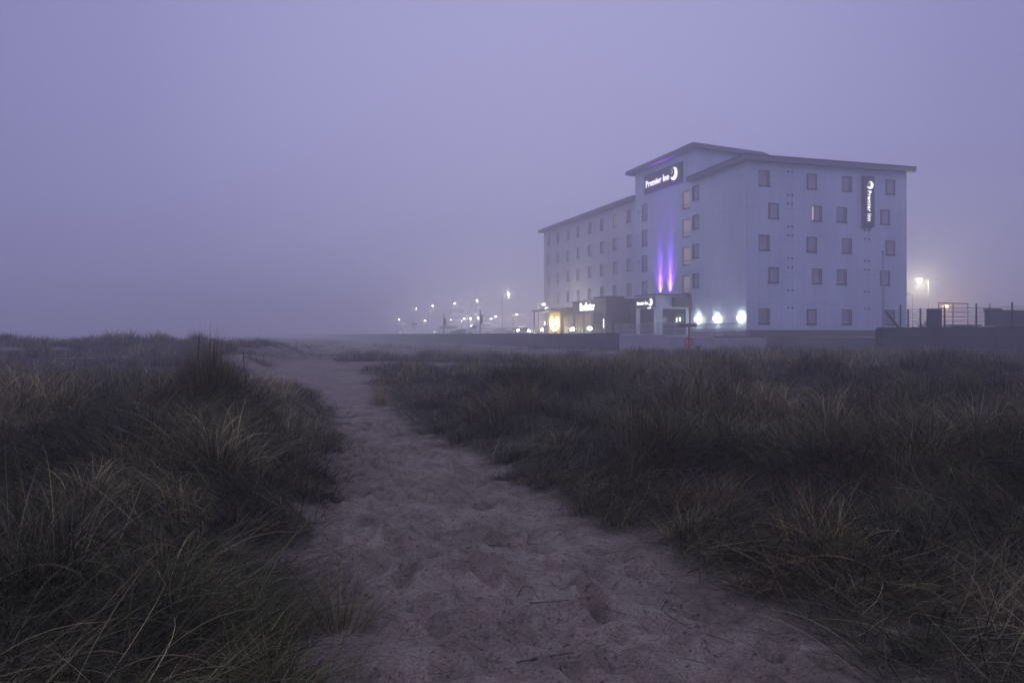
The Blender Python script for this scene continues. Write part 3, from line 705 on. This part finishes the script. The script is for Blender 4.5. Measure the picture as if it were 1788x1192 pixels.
# sign on the tower
sg = thing('illuminated_sign', 'long plum sign with lit white name and crescent moon high on the tower', 'sign', (.5,15.7,17), group='hotel name signs')
MB().prism([(.42,11.75),(.58,11.75),(.58,19.75),(.42,19.75)], 16.88, 18.92).build('panel', M['sign'], sg)
vs, fs = textmesh('Premier Inn', 1.05, .004, spacing=1.06)
w_ = max(v_[0] for v_ in vs); k = 5.05/w_; vs = [(a*k, b_*k*1.0, c_) for a, b_, c_ in vs]
MB().add(place(vs, (.36,19.25,17.55), (0,-1,0), (0,0,1), (-1,0,0)), fs).build('lettering', M['white_lit'], sg)
mb = MB()
for a, b_ in moon(.66): mb.add(place(a, (.36,13.15,17.95), (0,-1,0), (0,0,1), (-1,0,0)), b_)
mb.build('moon_emblem', M['white_lit'], sg)
# vertical sign on the end wall
sg = thing('illuminated_sign', 'tall narrow plum sign with lit name running down the end wall below a moon', 'sign', (12.72,-.15,13.6), group='hotel name signs')
MB().box(12.15, 13.32, -.34, -.02, 11.35, 15.98).build('panel', M['sign'], sg)
vs, fs = textmesh('Premier Inn', .68, .004, spacing=1.06); w_ = max(v_[0] for v_ in vs); k = 2.78/w_
vs = [(a*k, b_*k, c_) for a, b_, c_ in vs]
MB().add(place(vs, (12.52,-.38,14.66), (0,0,-1), (1,0,0), (0,-1,0)), fs).build('lettering', M['white_lit'], sg)
mb = MB()
for a, b_ in moon(.35): mb.add(place(a, (12.78,-.38,15.15), (1,0,0), (0,0,1), (0,-1,0)), b_)
mb.build('moon_emblem', M['white_lit'], sg)
# entrance sign
sg = thing('illuminated_sign', 'small dark sign with lit white name and moon above the entrance doors', 'sign', (-3.7,11.7,4.2), group='hotel name signs')
MB().box(-3.72, -3.62, 9.75, 13.45, 4.24, 5.22).build('panel', M['sign'], sg)
vs, fs = textmesh('Premier Inn', .5, .004, spacing=1.06); w_ = max(v_[0] for v_ in vs); k = 2.25/w_
MB().add(place([(a*k, b_*k, c_) for a, b_, c_ in vs], (-3.76,13.2,4.55), (0,-1,0), (0,0,1), (-1,0,0)), fs).build('lettering', M['white_lit_hot'], sg)
mb = MB()
for a, b_ in moon(.36): mb.add(place(a, (-3.76,10.4,4.74), (0,-1,0), (0,0,1), (-1,0,0)), b_)
mb.build('moon_emblem', M['white_lit_hot'], sg)
# restaurant sign
sg = thing('illuminated_sign', 'glaring white lit restaurant name mounted on the charcoal block', 'sign', (-6.1,21,4.4))
MB().box(-6.08, -6.02, 17.9, 22.4, 4.10, 4.16).build('mounting_rail', M['darksteel'], sg)
vs, fs = textmesh('Beefeater', 1.1, .028); w_ = max(v_[0] for v_ in vs); k = 3.9/w_
MB().add(place([(a*k, b_*k*1.15, c_) for a, b_, c_ in vs], (-6.16,22.15,4.22), (0,-1,0), (0,0,1), (-1,0,0)), fs).build('lettering', M['white_lit_hot'], sg)
plight(sg, (-6.9,20.2,4.5), 90, (1,.97,.95), .4)
# small vertical lit menu box
t_ = thing('menu_box', 'small upright glowing menu box beside the restaurant door', 'sign', (-6.05,16.0,2.2))
MB().box(-6.12, -6.02, 15.85, 16.15, 2.2, 3.3).build('case', M['darksteel'], t_); MB().box(-6.16, -6.12, 15.9, 16.1, 2.3, 3.2).build('lit_panel', M['white_lit_hot'], t_)

# ---- wall floodlights on the block
for y, lb in ((7.85, 'white floodlight nearest the entrance on the block front'), (4.62, 'middle of the three white floodlights on the block front'), (.80, 'white floodlight nearest the corner on the block front')):
    t_ = thing('wall_floodlight', lb, 'floodlight', (-.05,y,3.05), group='white floodlights along the block front')
    MB().box(-.12, -.003, y-.12, y+.12, 2.95, 3.15).build('housing', M['darksteel'], t_)
    MB().sphere((-.24,y,3.05), .15).build('lens', M['lamp_cool'], t_, smooth=True)
    for dz in (-.13, .13):
        plight(t_, (-.36,y,3.05+dz), 20, (.88,.97,.93), .04)
        o = plight(t_, (-.34,y,3.05+dz), 24, (.86,.97,.95), .04, kind='SPOT', spot_size=math.radians(160), spot_blend=.6); o.rotation_euler = (0, math.radians(-90), 0)
MB_ = MB().box(-.03, -.003, .3, 6.0, 2.55, 2.62).build('cable_trunking', M['frame'], hotel)
# ---- violet uplights on the porch roof
for y, lb in ((16.4, 'violet uplight on the left shining up the tower'), (14.3, 'violet uplight on the right shining up the tower')):
    x = .30
    t_ = thing('violet_uplight', lb, 'uplight', (x,y,5.55), group='violet uplights washing the tower')
    MB().box(x-.10, x+.10, y-.12, y+.12, 5.35, 5.62).build('housing', M['darksteel'], t_)
    MB().box(.40, .598, y-.03, y+.03, 5.45, 5.5).build('bracket', M['darksteel'], t_)
    MB().tube([(x,y,5.62),(x,y,5.68)], .09, 10).build('lens', M['violet'], t_)
    o = plight(t_, (x+.10,y,5.74), 22000, (.25,.055,1), .03, kind='SPOT', spot_size=math.radians(22), spot_blend=1)
    o.rotation_euler = (math.pi, math.radians(3), 0)
    o = plight(t_, (x+.02,y,5.74), 2600, (.28,.07,1), .03, kind='SPOT', spot_size=math.radians(75), spot_blend=1); o.rotation_euler = (math.pi, math.radians(4), 0)

# ---- terrace walls and sea wall
def wallrun(name, pts, tops, th, m, label, cat, cap=None, base=-.3, capover=.06):
    """straight runs between points in hotel frame, thickness th to the inside (+X/+Y side)"""
    w = thing(name, label, cat, (pts[0][0], pts[0][1], 0))
    mbw = MB(); mbc = MB()
    for i in range(len(pts)-1):
        (x0,y0),(x1,y1) = pts[i], pts[i+1]; d = Vector((x1-x0,y1-y0,0)).normalized(); n_ = Vector((-d.y,d.x,0))
        if n_.x+n_.y < 0: n_ = -n_
        z0, z1 = tops[i]
        q_ = [(x0,y0),(x1,y1),(x1+n_.x*th,y1+n_.y*th),(x0+n_.x*th,y0+n_.y*th)]; zt = [z0,z1,z1,z0]
        if (q_[1][0]-q_[0][0])*(q_[2][1]-q_[1][1])-(q_[1][1]-q_[0][1])*(q_[2][0]-q_[1][0]) < 0: q_ = q_[::-1]; zt = [z0,z1,z1,z0][::-1]
        mbw.prism(q_, base, [z-.08 for z in zt])
        cx = sum(p_[0] for p_ in q_)/4; 
        g = [(x0-n_.x*capover,y0-n_.y*capover),(x1-n_.x*capover,y1-n_.y*capover),(x1+n_.x*(th+capover),y1+n_.y*(th+capover)),(x0+n_.x*(th+capover),y0+n_.y*(th+capover))]; zz = [z0,z1,z1,z0]
        if (g[1][0]-g[0][0])*(g[2][1]-g[1][1])-(g[1][1]-g[0][1])*(g[2][0]-g[1][0]) < 0: g = g[::-1]; zz = zz[::-1]
        mbc.prism(g, [z-.08 for z in zz], zz)
    mbw.build('wall_body', m, w)
    if cap: mbc.build('coping', cap, w)
    return w
wallrun('sea_wall', [(-13.4,-2.6),(-13.4,470)], [(1.72,1.72)], .3, M['block'], 'long dark sea wall running away along the promenade', 'wall', M['seawall'])
wallrun('terrace_wall', [(-13.42,-3.0),(-9.6,-3.0),(-5.2,-3.0),(-.6,-3.0)], [(1.64,1.60),(1.50,1.42),(1.32,1.30)], .28, M['render'], 'lilac grey rendered terrace wall stepping down towards the corner', 'wall', M['coping'])
MB().box(-.62, -.2, -3.02, -2.6, -.3, 1.28).build('terrace_pillar', M['render'])
tag(bpy.data.objects['terrace_pillar'], 'short rendered pillar ending the terrace wall near the corner', 'pillar')
def railing(name, pts, zb, h, label, m, step=1.6, rails=(1.0,), bars=0, rad=.028):
    r = thing(name, label, 'railing', (*pts[0], zb))
    P = [Vector((*p_, 0)) for p_ in pts]
    for i in range(len(P)-1):
        L = (P[i+1]-P[i]).length; n_ = max(1, round(L/step))
        for k in range(n_+(1 if i == len(P)-2 else 0)):
            q_ = P[i].lerp(P[i+1], k/n_); MB().tube([(q_.x,q_.y,zb),(q_.x,q_.y,zb+h)], rad, 6).build('post', m, r)
        for s in rails:
            MB().tube([(P[i].x,P[i].y,zb+h*s),(P[i+1].x,P[i+1].y,zb+h*s)], rad*1.1, 6).build('rail', m, r)
        if bars:
            mb = MB(); nb = int(L/bars)
            for k in range(1, nb):
                q_ = P[i].lerp(P[i+1], k/nb); mb.tube([(q_.x,q_.y,zb+.1*h),(q_.x,q_.y,zb+h)], .012, 4)
            mb.build('infill_bars', m, r)
    return r
railing('metal_railing', [(-8.6,-2.7),(-1.7,-2.7)], 1.28, .76, 'metal railing on the terrace wall below the white floodlights', M['steel'], 1.7, (1.0,.55,.1), .16)
railing('metal_railing', [(-9.0,2.0),(-9.0,7.2)], 1.45, 1.05, 'metal railing standing in front of the entrance glazing', M['steel'], 1.6, (1.0,.5,.12), .16)
railing('metal_railing', [(-9.0,1.98),(-1.2,1.98)], 1.45, 1.08, 'metal railing of the ramp between the entrance and the floodlit wall', M['steel'], 1.5, (1.0,.55,.1), .16)
railing('metal_railing', [(-11.5,3.0),(-11.5,20)], 1.45, 1.0, 'metal railing before the dark link between tower and restaurant', M['steel'], 2.1, (1.0,.5,.12))
railing('metal_railing', [(-12.6,21),(-12.6,62)], 1.45, .85, 'long metal railing on the promenade before the lit cream wall', M['steel'], 2.6, (1.0,.6))
# bollard lights along the terrace
for px, zz, xx, lb in ((905,2.10,-9,'leftmost low lamp by the promenade wall'), (923,2.05,-9,'second low lamp from the left by the promenade wall'), (946,2.12,-9,'low lamp below the lamp under the canopy end'),
                   (969,2.10,-9,'low lamp in front of the lit cream wall'), (999.5,2.15,-9,'low lamp left of the restaurant name'), (1030,2.2,-9,'low lamp right below the restaurant name')):
    u = (px-894)/F; y = (u*(70.4+xx*BY)-(20.25+xx*BX))/(-BY-u*BX)
    t_ = thing('bollard_lamp', lb, 'bollard lamp', (xx,y,1.45), group='low lamps along the promenade')
    MB().tube([(xx,y,1.45),(xx,y,zz-.12)], .06, 8).build('post', M['darksteel'], t_)
    gr_ = .20 if px > 990 else .15
    MB().sphere((xx,y,zz), gr_, sc=(1,1,.9)).build('lamp_globe', M['lamp'], t_, smooth=True)
    plight(t_, (xx,y,zz), 420, (1,.90,.55), gr_+.02)
# cafe furniture hints: chairs and tables are hidden in the dark; one curved bench end
# ---- lifebuoy stand
lx, ly = atpx(1203, 60)[0], 60.0
t_ = thing('lifebuoy_stand', 'faded red lifebuoy hanging on a wooden post in the dune grass', 'lifebuoy stand', (lx,ly,.35), 'W')
MB().box(lx-.05, lx+.05, ly-.04, ly+.04, .0, 2.35).build('post', M['wood'], t_, 'W')
MB().box(lx-.75, lx+.55, ly-.07, ly-.042, 2.15, 2.40).build('notice_board', M['wood'], t_, 'W')
MB().torus((lx-.06,ly-.14,1.08), .30, .085).build('lifebuoy', M['orange'], t_, 'W', smooth=True)
bx_, by_ = atpx(1219, 61)[0], 61.0
t_ = thing('litter_bin', 'small dark capped bin in the grass right of the lifebuoy', 'bin', (bx_,by_,.3), 'W')
MB().box(bx_-.14, bx_+.14, by_-.14, by_+.14, .1, .68).build('bin_body', M['darksteel'], t_, 'W'); MB().box(bx_-.24, bx_+.24, by_-.2, by_+.2, .68, .76).build('bin_lid', M['darksteel'], t_, 'W')

# ---- compound wall on the right (world frame)
def cw(px): # point on the compound wall line
    u = (px-894)/F; # line from A to B
    A_, B_ = Vector((21.2, 47.0)), Vector((29.5, 38.5)); d = B_-A_
    s = (u*A_.y-A_.x)/(d.x-u*d.y); q_ = A_+d*s; return q_
D = (Vector((29.5,38.5))-Vector((21.2,47.0))).normalized(); NN = Vector((-D.y, D.x))      # NN points away from camera
if NN.y < 0: NN = -NN
cwall = thing('compound_wall', 'rough grey block wall of a compound right of the hotel', 'wall', (21.2,47,0), 'W')
def seg(p0, p1, th, z0a, z1a, off=0, z0b=None, z1b=None):
    a, b_ = p0+NN*off, p1+NN*off; q_ = [tuple(a), tuple(b_), tuple(b_+NN*th), tuple(a+NN*th)]
    return MB().prism(q_, [z0a,z0a if z0b is None else z0b]*1+[z0a if z0b is None else z0b, z0a], [z1a, z1a if z1b is None else z1b, z1a if z1b is None else z1b, z1a])
A0, A1, B0, C0, E0 = cw(1533), cw(1540), cw(1633), cw(1731), cw(1860)
seg(A1, E0, .22, -.2, 1.93).build('wall_body', M['block'], cwall, 'W')
seg(cw(1531), E0, .34, 1.93, 2.01, -.06).build('coping', M['seawall'], cwall, 'W')
for q_ in (cw(1529.5), cw(1627), cw(1725)): 
    seg(q_, q_+D*.34, .4, -.2, 1.928, -.10).build('pillar', M['redbrick'], cwall, 'W')
# wire fence above the wall
fence = thing('wire_fence', 'wire fence of dark posts and strands standing behind the compound wall', 'fence', (*cw(1540), 2.0), 'W')
def hz(px, y, z0): 
    q_ = cw(px)+NN*.45; return q_, CAM_H+(HY-y)/F*q_.y
posts = [(1567,532),(1580.5,540),(1602,538),(1644.5,533),(1700,530),(1763,527.5),(1812,525),(1860,523)]
for px, y in posts:
    q_, z = hz(px, y, 2); MB().box(q_.x-.033, q_.x+.033, q_.y-.033, q_.y+.033, 1.2, z).build('post', M['darksteel'], fence, 'W')
for k in range(9):
    mb = MB(); pts = []
    for px in (1545,1556,1567,1580,1591,1602,1622,1644.5,1672,1700,1730,1763,1812,1860):
        q_, z = hz(px, 0, 0); top = np.interp(px, [1545,1567,1644,1700,1763,1860], [2.95,3.0,3.03,3.03,3.05,3.06]); sag = .02 if px in (1556,1591,1622,1672,1730) else 0
        zz = 2.08+(top-2.08)*k/8-sag*(1+k % 2); 
        if px < 1600: zz += .03*math.sin(px*.3+k*1.7)
        pts.append((q_.x, q_.y, zz))
    mb.tube(pts, .011, 4).build('wire', M['darksteel'], fence, 'W')
# brace
q_ = cw(1541)+NN*.3; q2 = cw(1567)+NN*.3
t_ = thing('timber_brace', 'slanting dark brace beside the tall pole on the compound wall', 'brace', (q_.x,q_.y,2.9), 'W')
MB().tube([(q_.x,q_.y,3.0),(q2.x,q2.y,1.95)], .07, 6).build('beam', M['darksteel'], t_, 'W')
# tall pole
q_ = cw(1540.5)+NN*.12; zt = CAM_H+(HY-440)/F*q_.y
t_ = thing('tall_pole', 'tall bare grey pole standing at the near end of the compound wall', 'pole', (q_.x,q_.y,0), 'W')
MB().tube([(q_.x,q_.y,0),(q_.x,q_.y,4),(q_.x-.02,q_.y,zt)], [.10,.085,.05], 10).build('shaft', M['steel'], t_, 'W')
MB().sphere((q_.x-.02,q_.y,zt), .06).build('cap', M['darksteel'], t_, 'W')
# utility cabinet
a = cw(1613.5)+NN*1.2; w_ = .62
t_ = thing('utility_cabinet', 'dark upright steel cabinet showing above the compound wall', 'cabinet', (a.x,a.y,1.4), 'W')
MB().box(a.x-.05, a.x+w_-.05, a.y, a.y+.5, .6, 3.02).build('cabinet_body', M['darksteel'], t_, 'W'); MB().box(a.x-.08, a.x+w_-.02, a.y-.03, a.y+.53, 3.02, 3.07).build('cabinet_lid', M['darksteel'], t_, 'W')
# gate frame
g0, g1 = Vector(atpx(1637.5, 52)[:2]), Vector(atpx(1690, 53.5)[:2])
t_ = thing('mesh_gate', 'tubular metal gate panel with a middle bar behind the wire fence', 'gate', (*g0, 2.1), 'W')
zt, zb = 3.62, 2.16
MB().tube([(*g0,zb),(*(g0+Vector((.06,0))),zt),(*g1,zt),(*g1,zb),(*g0,zb)], .035, 6).build('gate_frame', M['darksteel'], t_, 'W')
gm_ = g0.lerp(g1, .5); MB().tube([(*gm_,zb),(*gm_,zt)], .03, 6).build('middle_bar', M['darksteel'], t_, 'W')
MB().tube([(*(g1+Vector((1.5,.1))),zb),(*(g1+Vector((1.5,.1))),zt)], .03, 6).build('end_bar', M['darksteel'], t_, 'W')
mb = MB()
for s in (.2,.4,.6,.8): mb.tube([(*g0,zb+(zt-zb)*s),(*(g1+Vector((1.5,.1))),zb+(zt-zb)*s)], .012, 4)
mb.build('wires', M['darksteel'], t_, 'W')
# low concrete block and slabs behind the fence
q_ = Vector(atpx(1731, 55)[:2]); 
t_ = thing('concrete_block_hut', 'low dark block hut with a flat stepped roof beyond the fence at the right edge', 'hut', (*q_, 1), 'W')
MB().box(q_.x, q_.x+8, q_.y, q_.y+.8, 0, 3.18).build('hut_wall', M['seawall'], t_, 'W'); MB().box(q_.x-.05, q_.x+.7, q_.y-.05, q_.y+.85, 3.18, 3.36).build('raised_coping', M['seawall'], t_, 'W')
MB().box(q_.x+.7, q_.x+8.05, q_.y-.05, q_.y+.85, 3.18, 3.24).build('flat_roof', M['seawall'], t_, 'W')
for px0_, px1_, Z_, z0_, z1_, lb in ((1637,1660,50,1.9,2.12,'pale low slab lying behind the gate'), (1716,1738,47,1.9,2.08,'pale low slab lying left of the block hut'), (1660,1715,54,1.9,2.25,'long dark slab behind the fence')):
    a, b_ = atpx(px0_,Z_)[0], atpx(px1_,Z_)[0]
    o = MB().box(a, b_, Z_, Z_+1, 1.2, z1_).build('concrete_slab', M['coping'] if 'pale' in lb else M['seawall'], None, 'W', origin=(a,Z_,1.9), bevel=.02); tag(o, lb, 'slab', 'slabs behind the compound fence')
# yard surface behind compound wall
yd = [tuple(cw(1540)+NN*.22), tuple(cw(1860)+NN*.22), (60,60), (60,110), (40,100), (38,79), (23.5,74)]
MB().prism(yd, .1, 1.40).build('yard_ground', M['tarmac'], None, 'W', origin=(30,50,1.4)); tag(bpy.data.objects['yard_ground'], 'raised yard behind the compound wall', kind='structure')
# bare shrub near the cabinet
q_ = cw(1601)+NN*.9
mb = MB()
for k in range(9):
    a = rng.uniform(-1.0, 1.0); L = rng.uniform(.6, 1.25); b0_ = Vector((q_.x+rng.uniform(-.2,.2), q_.y, 1.4))
    mb.tube([b0_, b0_+Vector((a*L*.35, rng.uniform(-.2,.2), L*.75)), b0_+Vector((a*L*.8, rng.uniform(-.2,.2), L*1.15))], [.035,.022,.008], 5)
t_ = thing('bare_shrub', 'leafless dark shrub between the fence posts left of the cabinet', 'shrub', (q_.x,q_.y,1.4), 'W'); mb.build('branches', M['twig'], t_, 'W')

# ================================================================== street lamps
def lamp_proto(h, arm, m, power, col, label, group, double=False, name='street_lamp', gr=.14):
    t_ = thing(name, label, 'street lamp', (0,0,1.45), 'W', group=group)
    R = ROOTM[t_.name]; 
    MB().tube([(0,0,0),(0,0,1.2),(0,0,1.25),(0,0,h)], [.085,.085,.06,.045], 8).build('pole', M['darksteel'], t_, 'L')
    MB().tube([(0,0,h-.02),(arm*.3,0,h+.10),(arm,0,h+.12)], .03, 6).build('arm', M['darksteel'], t_, 'L')
    MB().box(arm-.1, arm+.42, -.10, .10, h+.08, h+.19).build('lamp_head', M['darksteel'], t_, 'L', bevel=.02)
    if m: MB().sphere((arm+.16,0,h+.02), gr, sc=(1.2,1,.6)).build('lamp_glass', m, t_, 'L', smooth=True)
    if double:
        MB().tube([(0,0,h-.02),(-arm*.3,0,h+.10),(-arm,0,h+.12)], .03, 6).build('arm', M['darksteel'], t_, 'L')
        MB().box(-arm-.42, -arm+.1, -.10, .10, h+.08, h+.19).build('lamp_head', M['darksteel'], t_, 'L', bevel=.02)
    if power: plight(t_, (arm+.16,0,h-.28), power, col, gr*1.3, 'L')
    return t_
def put(t_, px, Z, label, rz=0):
    t_.location = (*atpx(px, Z)[:2], 1.45); t_.rotation_euler = (0,0,rz); t_['label'] = label
LW = (1,.93,.76)
tall = [(877,160,'nearest and tallest lit street lamp on the promenade'), (823.5,190,'second tall promenade lamp from the near end'), (786,207,'third tall promenade lamp from the near end'),
        (747.5,228,'fourth tall promenade lamp from the near end'), (720,252,'dim tall promenade lamp left of the fourth one')]
p0 = lamp_proto(8.15, 1.1, M['lamp'], 1100, LW, '', 'tall street lamps along the promenade')
for i, (px, Z, lb) in enumerate(tall): put(p0 if i == 0 else copy_tree(p0), px, Z, lb)
pf = lamp_proto(8.15, 1.1, M['lamp_faint'], 0, LW, '', 'tall street lamps along the promenade')
for i, (px, Z, lb) in enumerate([(700.5,268,'faint tall lamp between the two leftmost promenade lights'), (672,300,'faintest tall lamp at the far left of the promenade')]): put(pf if i == 0 else copy_tree(pf), px, Z, lb)
p1 = lamp_proto(4.05, .5, M['lamp'], 700, LW, '', 'short car park lamps')
short = [(940.5,106,'short lit lamp just left of the end of the hotel wing'), (896,160,'short car park lamp left of the low promenade lamps'), (860,178,'short car park lamp right of the white van'), (830,190,'short car park lamp above the white van'),
         (817,197,'dim short car park lamp left of the one above the white van'), (806,203,'short car park lamp between the minibus and the van'), (782,216,'short car park lamp behind the minibus'), (692.5,215,'short lit lamp far left near the low car'), (738,232,'small distant lamp below the fourth tall promenade lamp'), (853,205,'small distant lamp between the first tall lamp and the white van')]
for i, (px, Z, lb) in enumerate(short): put(p1 if i == 0 else copy_tree(p1), px, Z, lb)
d0_ = lamp_proto(8.0, 1.1, M['lamp'], 8000, (1,.95,.62), '', None, True, gr=.34); put(d0_, 1621, 118, 'tall double armed street lamp with one glaring head right of the hotel', math.pi)
u0_ = lamp_proto(6.3, .5, None, 0, LW, '', None); put(u0_, 1593.5, 126, 'unlit slim lamp post just right of the hotel corner', math.pi)
o0_ = lamp_proto(4.6, .5, M['lamp_orange'], 2600, (1,.45,.08), '', None, gr=.3); put(o0_, 1644, 128, 'orange glowing lamp low behind the mesh gate')
def signpost(px, Z, h, label):
    x, y, _ = atpx(px, Z); t_ = thing('sign_post', label, 'sign post', (x,y,1.45), 'W', group='dark posts on the promenade')
    MB().tube([(x,y,1.45),(x,y,1.45+h)], .11, 8).build('post', M['darksteel'], t_, 'W')
    MB().box(x-.05, x+.45, y-.13, y-.09, 1.45+h*.45, 1.45+h*.8).build('plate', M['darksteel'], t_, 'W')
signpost(775, 150, 3.9, 'dark post in front of the minibus'); signpost(838.5, 140, 4.4, 'dark post with a plate in front of the white van')
t_ = thing('sign_post', 'low post with a wide board left of the minibus', 'sign post', (*atpx(724,180)[:2],1.45), 'W', group='dark posts on the promenade')
x, y, _ = atpx(724,180); MB().tube([(x,y,1.45),(x,y,4.0)], .07, 6).build('post', M['darksteel'], t_, 'W'); MB().box(x-.7, x+.5, y-.1, y-.05, 3.7, 4.1).build('board', M['darksteel'], t_, 'W')

# ================================================================== vehicles (local: length along x, nose to -x)
def profile(mb, prof, hw, inset=0.0, zi=9):
    n_ = len(prof); vs = []
    for s in (-1, 1):
        for x, z in prof: vs.append((x, s*(hw-(inset if z > zi else 0)), z))
    mb.add(vs, [tuple(range(n_)), tuple(range(2*n_-1, n_-1, -1))]+[(i, i+n_, (i+1) % n_+n_, (i+1) % n_) for i in range(n_)]); return mb
def vehicle(kind, label, px, Z, rz, paint, lights=0, grp='vehicles in the car park'):
    van = kind != 'car'
    L = {'car':4.3,'van':5.6,'minibus':6.0}[kind]; H = {'car':1.45,'van':2.35,'minibus':2.5}[kind]; hw = .88 if not van else 1.0
    x, y, _ = atpx(px, Z)
    t_ = thing('parked_'+kind, label, kind, (x,y,1.45), 'W', group=grp, rz=rz)
    if kind == 'car': prof = [(-2.15,.35),(2.12,.35),(2.15,.85),(2.0,1.0),(1.5,1.42),(-.3,1.45),(-1.0,1.02),(-2.0,.82)]
    elif kind == 'van': prof = [(-2.8,.35),(2.8,.35),(2.8,2.2),(2.65,2.35),(-1.1,2.35),(-2.0,1.35),(-2.7,1.1)]
    else: prof = [(-3.0,.35),(3.0,.35),(3.0,2.3),(2.8,2.5),(-1.7,2.5),(-2.35,1.5),(-2.95,1.15)]
    prof = prof[::-1]
    profile(MB(), prof, hw, .12, 1.3).build('body', paint, t_, 'L', bevel=.05)
    for s in (-1, 1):
        if kind == 'car': q_ = [(-.85,1.0),(1.55,1.0),(1.25,1.36),(-.3,1.38)]
        elif kind == 'van': q_ = [(-1.75,1.4),(-.7,1.4),(-.7,2.0),(-1.2,2.0)]
        else: q_ = [(-1.95,1.5),(2.7,1.5),(2.7,2.15),(-1.55,2.15)]
        yy_ = (hw-.10 if not kind == 'car' else hw-.07); MB().add([(a, s*(yy_+.012), b_) for a, b_ in q_]+[(a, s*(yy_-.1), b_) for a, b_ in q_], [(0,1,2,3),(7,6,5,4),(0,4,5,1),(1,5,6,2),(2,6,7,3),(3,7,4,0)]).build('side_window', M['glass'], t_, 'L')
    a, b_ = ((-.95,1.06),(-.36,1.42)) if kind == 'car' else (((-1.93,1.43),(-1.18,2.25)) if kind == 'van' else ((-2.28,1.6),(-1.78,2.35)))
    MB().add([(a[0]-.02,-hw+.2,a[1]),(a[0]-.02,hw-.2,a[1]),(b_[0]-.02,hw-.25,b_[1]),(b_[0]-.02,-hw+.25,b_[1]),(a[0]+.1,-hw+.2,a[1]-.05),(a[0]+.1,hw-.2,a[1]-.05),(b_[0]+.1,hw-.25,b_[1]-.05),(b_[0]+.1,-hw+.25,b_[1]-.05)],
        [(0,1,2,3),(7,6,5,4),(0,4,5,1),(1,5,6,2),(2,6,7,3),(3,7,4,0)]).build('windscreen', M['glass'], t_, 'L')
    for wx in (-L*.31, L*.30):
        for s in (-1, 1):
            w = MB().tube([(wx,s*(hw-.2),.33),(wx,s*(hw+.01),.33)], .33, 16).build('wheel', M['rubber'], t_, 'L'); MB().tube([(wx,s*(hw-.02),.33),(wx,s*(hw+.02),.33)], .19, 12).build('rim', M['steel'], w, 'L')
    nose = prof[-1][0] if False else min(p_[0] for p_ in prof)
    for s in (-1, 1):
        MB().box(nose-.05, nose+.12, s*hw*.72-.13, s*hw*.72+.13, .66, .84).build('headlight', M['headlamp'] if lights else M['steel'], t_, 'L')
        MB().box(-nose-.08, -nose+.03, s*hw*.8-.08, s*hw*.8+.08, .7, .95).build('tail_light', M['orange'], t_, 'L')
    return t_
vehicle('minibus', 'white minibus facing left with dark side windows', 780.5, 196, .12, M['white_paint'], 1)
vehicle('van', 'white van with a sloping windscreen beside the dark plated post', 837, 162, .1, M['white_paint'], 0)
vehicle('car', 'low silver car nearest the hotel in the car park', 905, 150, .2, M['silver_paint'])
vehicle('car', 'dark car between the minibus and the white van', 802, 178, .1, M['dark_paint'])
vehicle('car', 'silver car parked just right of the white van', 868, 165, .1, M['silver_paint'])
vehicle('car', 'pale car far left along the promenade with a lit headlight', 712, 240, .1, M['white_paint'], 1)

# ================================================================== haze
o = MB().box(-480, 480, -60, 700, -2.5, 21.5).build('haze', None, None, 'W', origin=(0,0,0))
hm = bpy.data.materials.new('haze'); hm.use_nodes = True; t = hm.node_tree; t.nodes.clear()
pv = N(t, 'ShaderNodeVolumePrincipled'); out = N(t, 'ShaderNodeOutputMaterial')
pv.inputs['Density'].default_value = .0068; pv.inputs['Color'].default_value = (.975,.965,.99,1); pv.inputs['Anisotropy'].default_value = .55
t.links.new(pv.outputs[0], out.inputs['Volume']); o.data.materials.append(hm)
tag(o, 'thick pale violet sea fog hanging over everything', None, None, 'stuff')
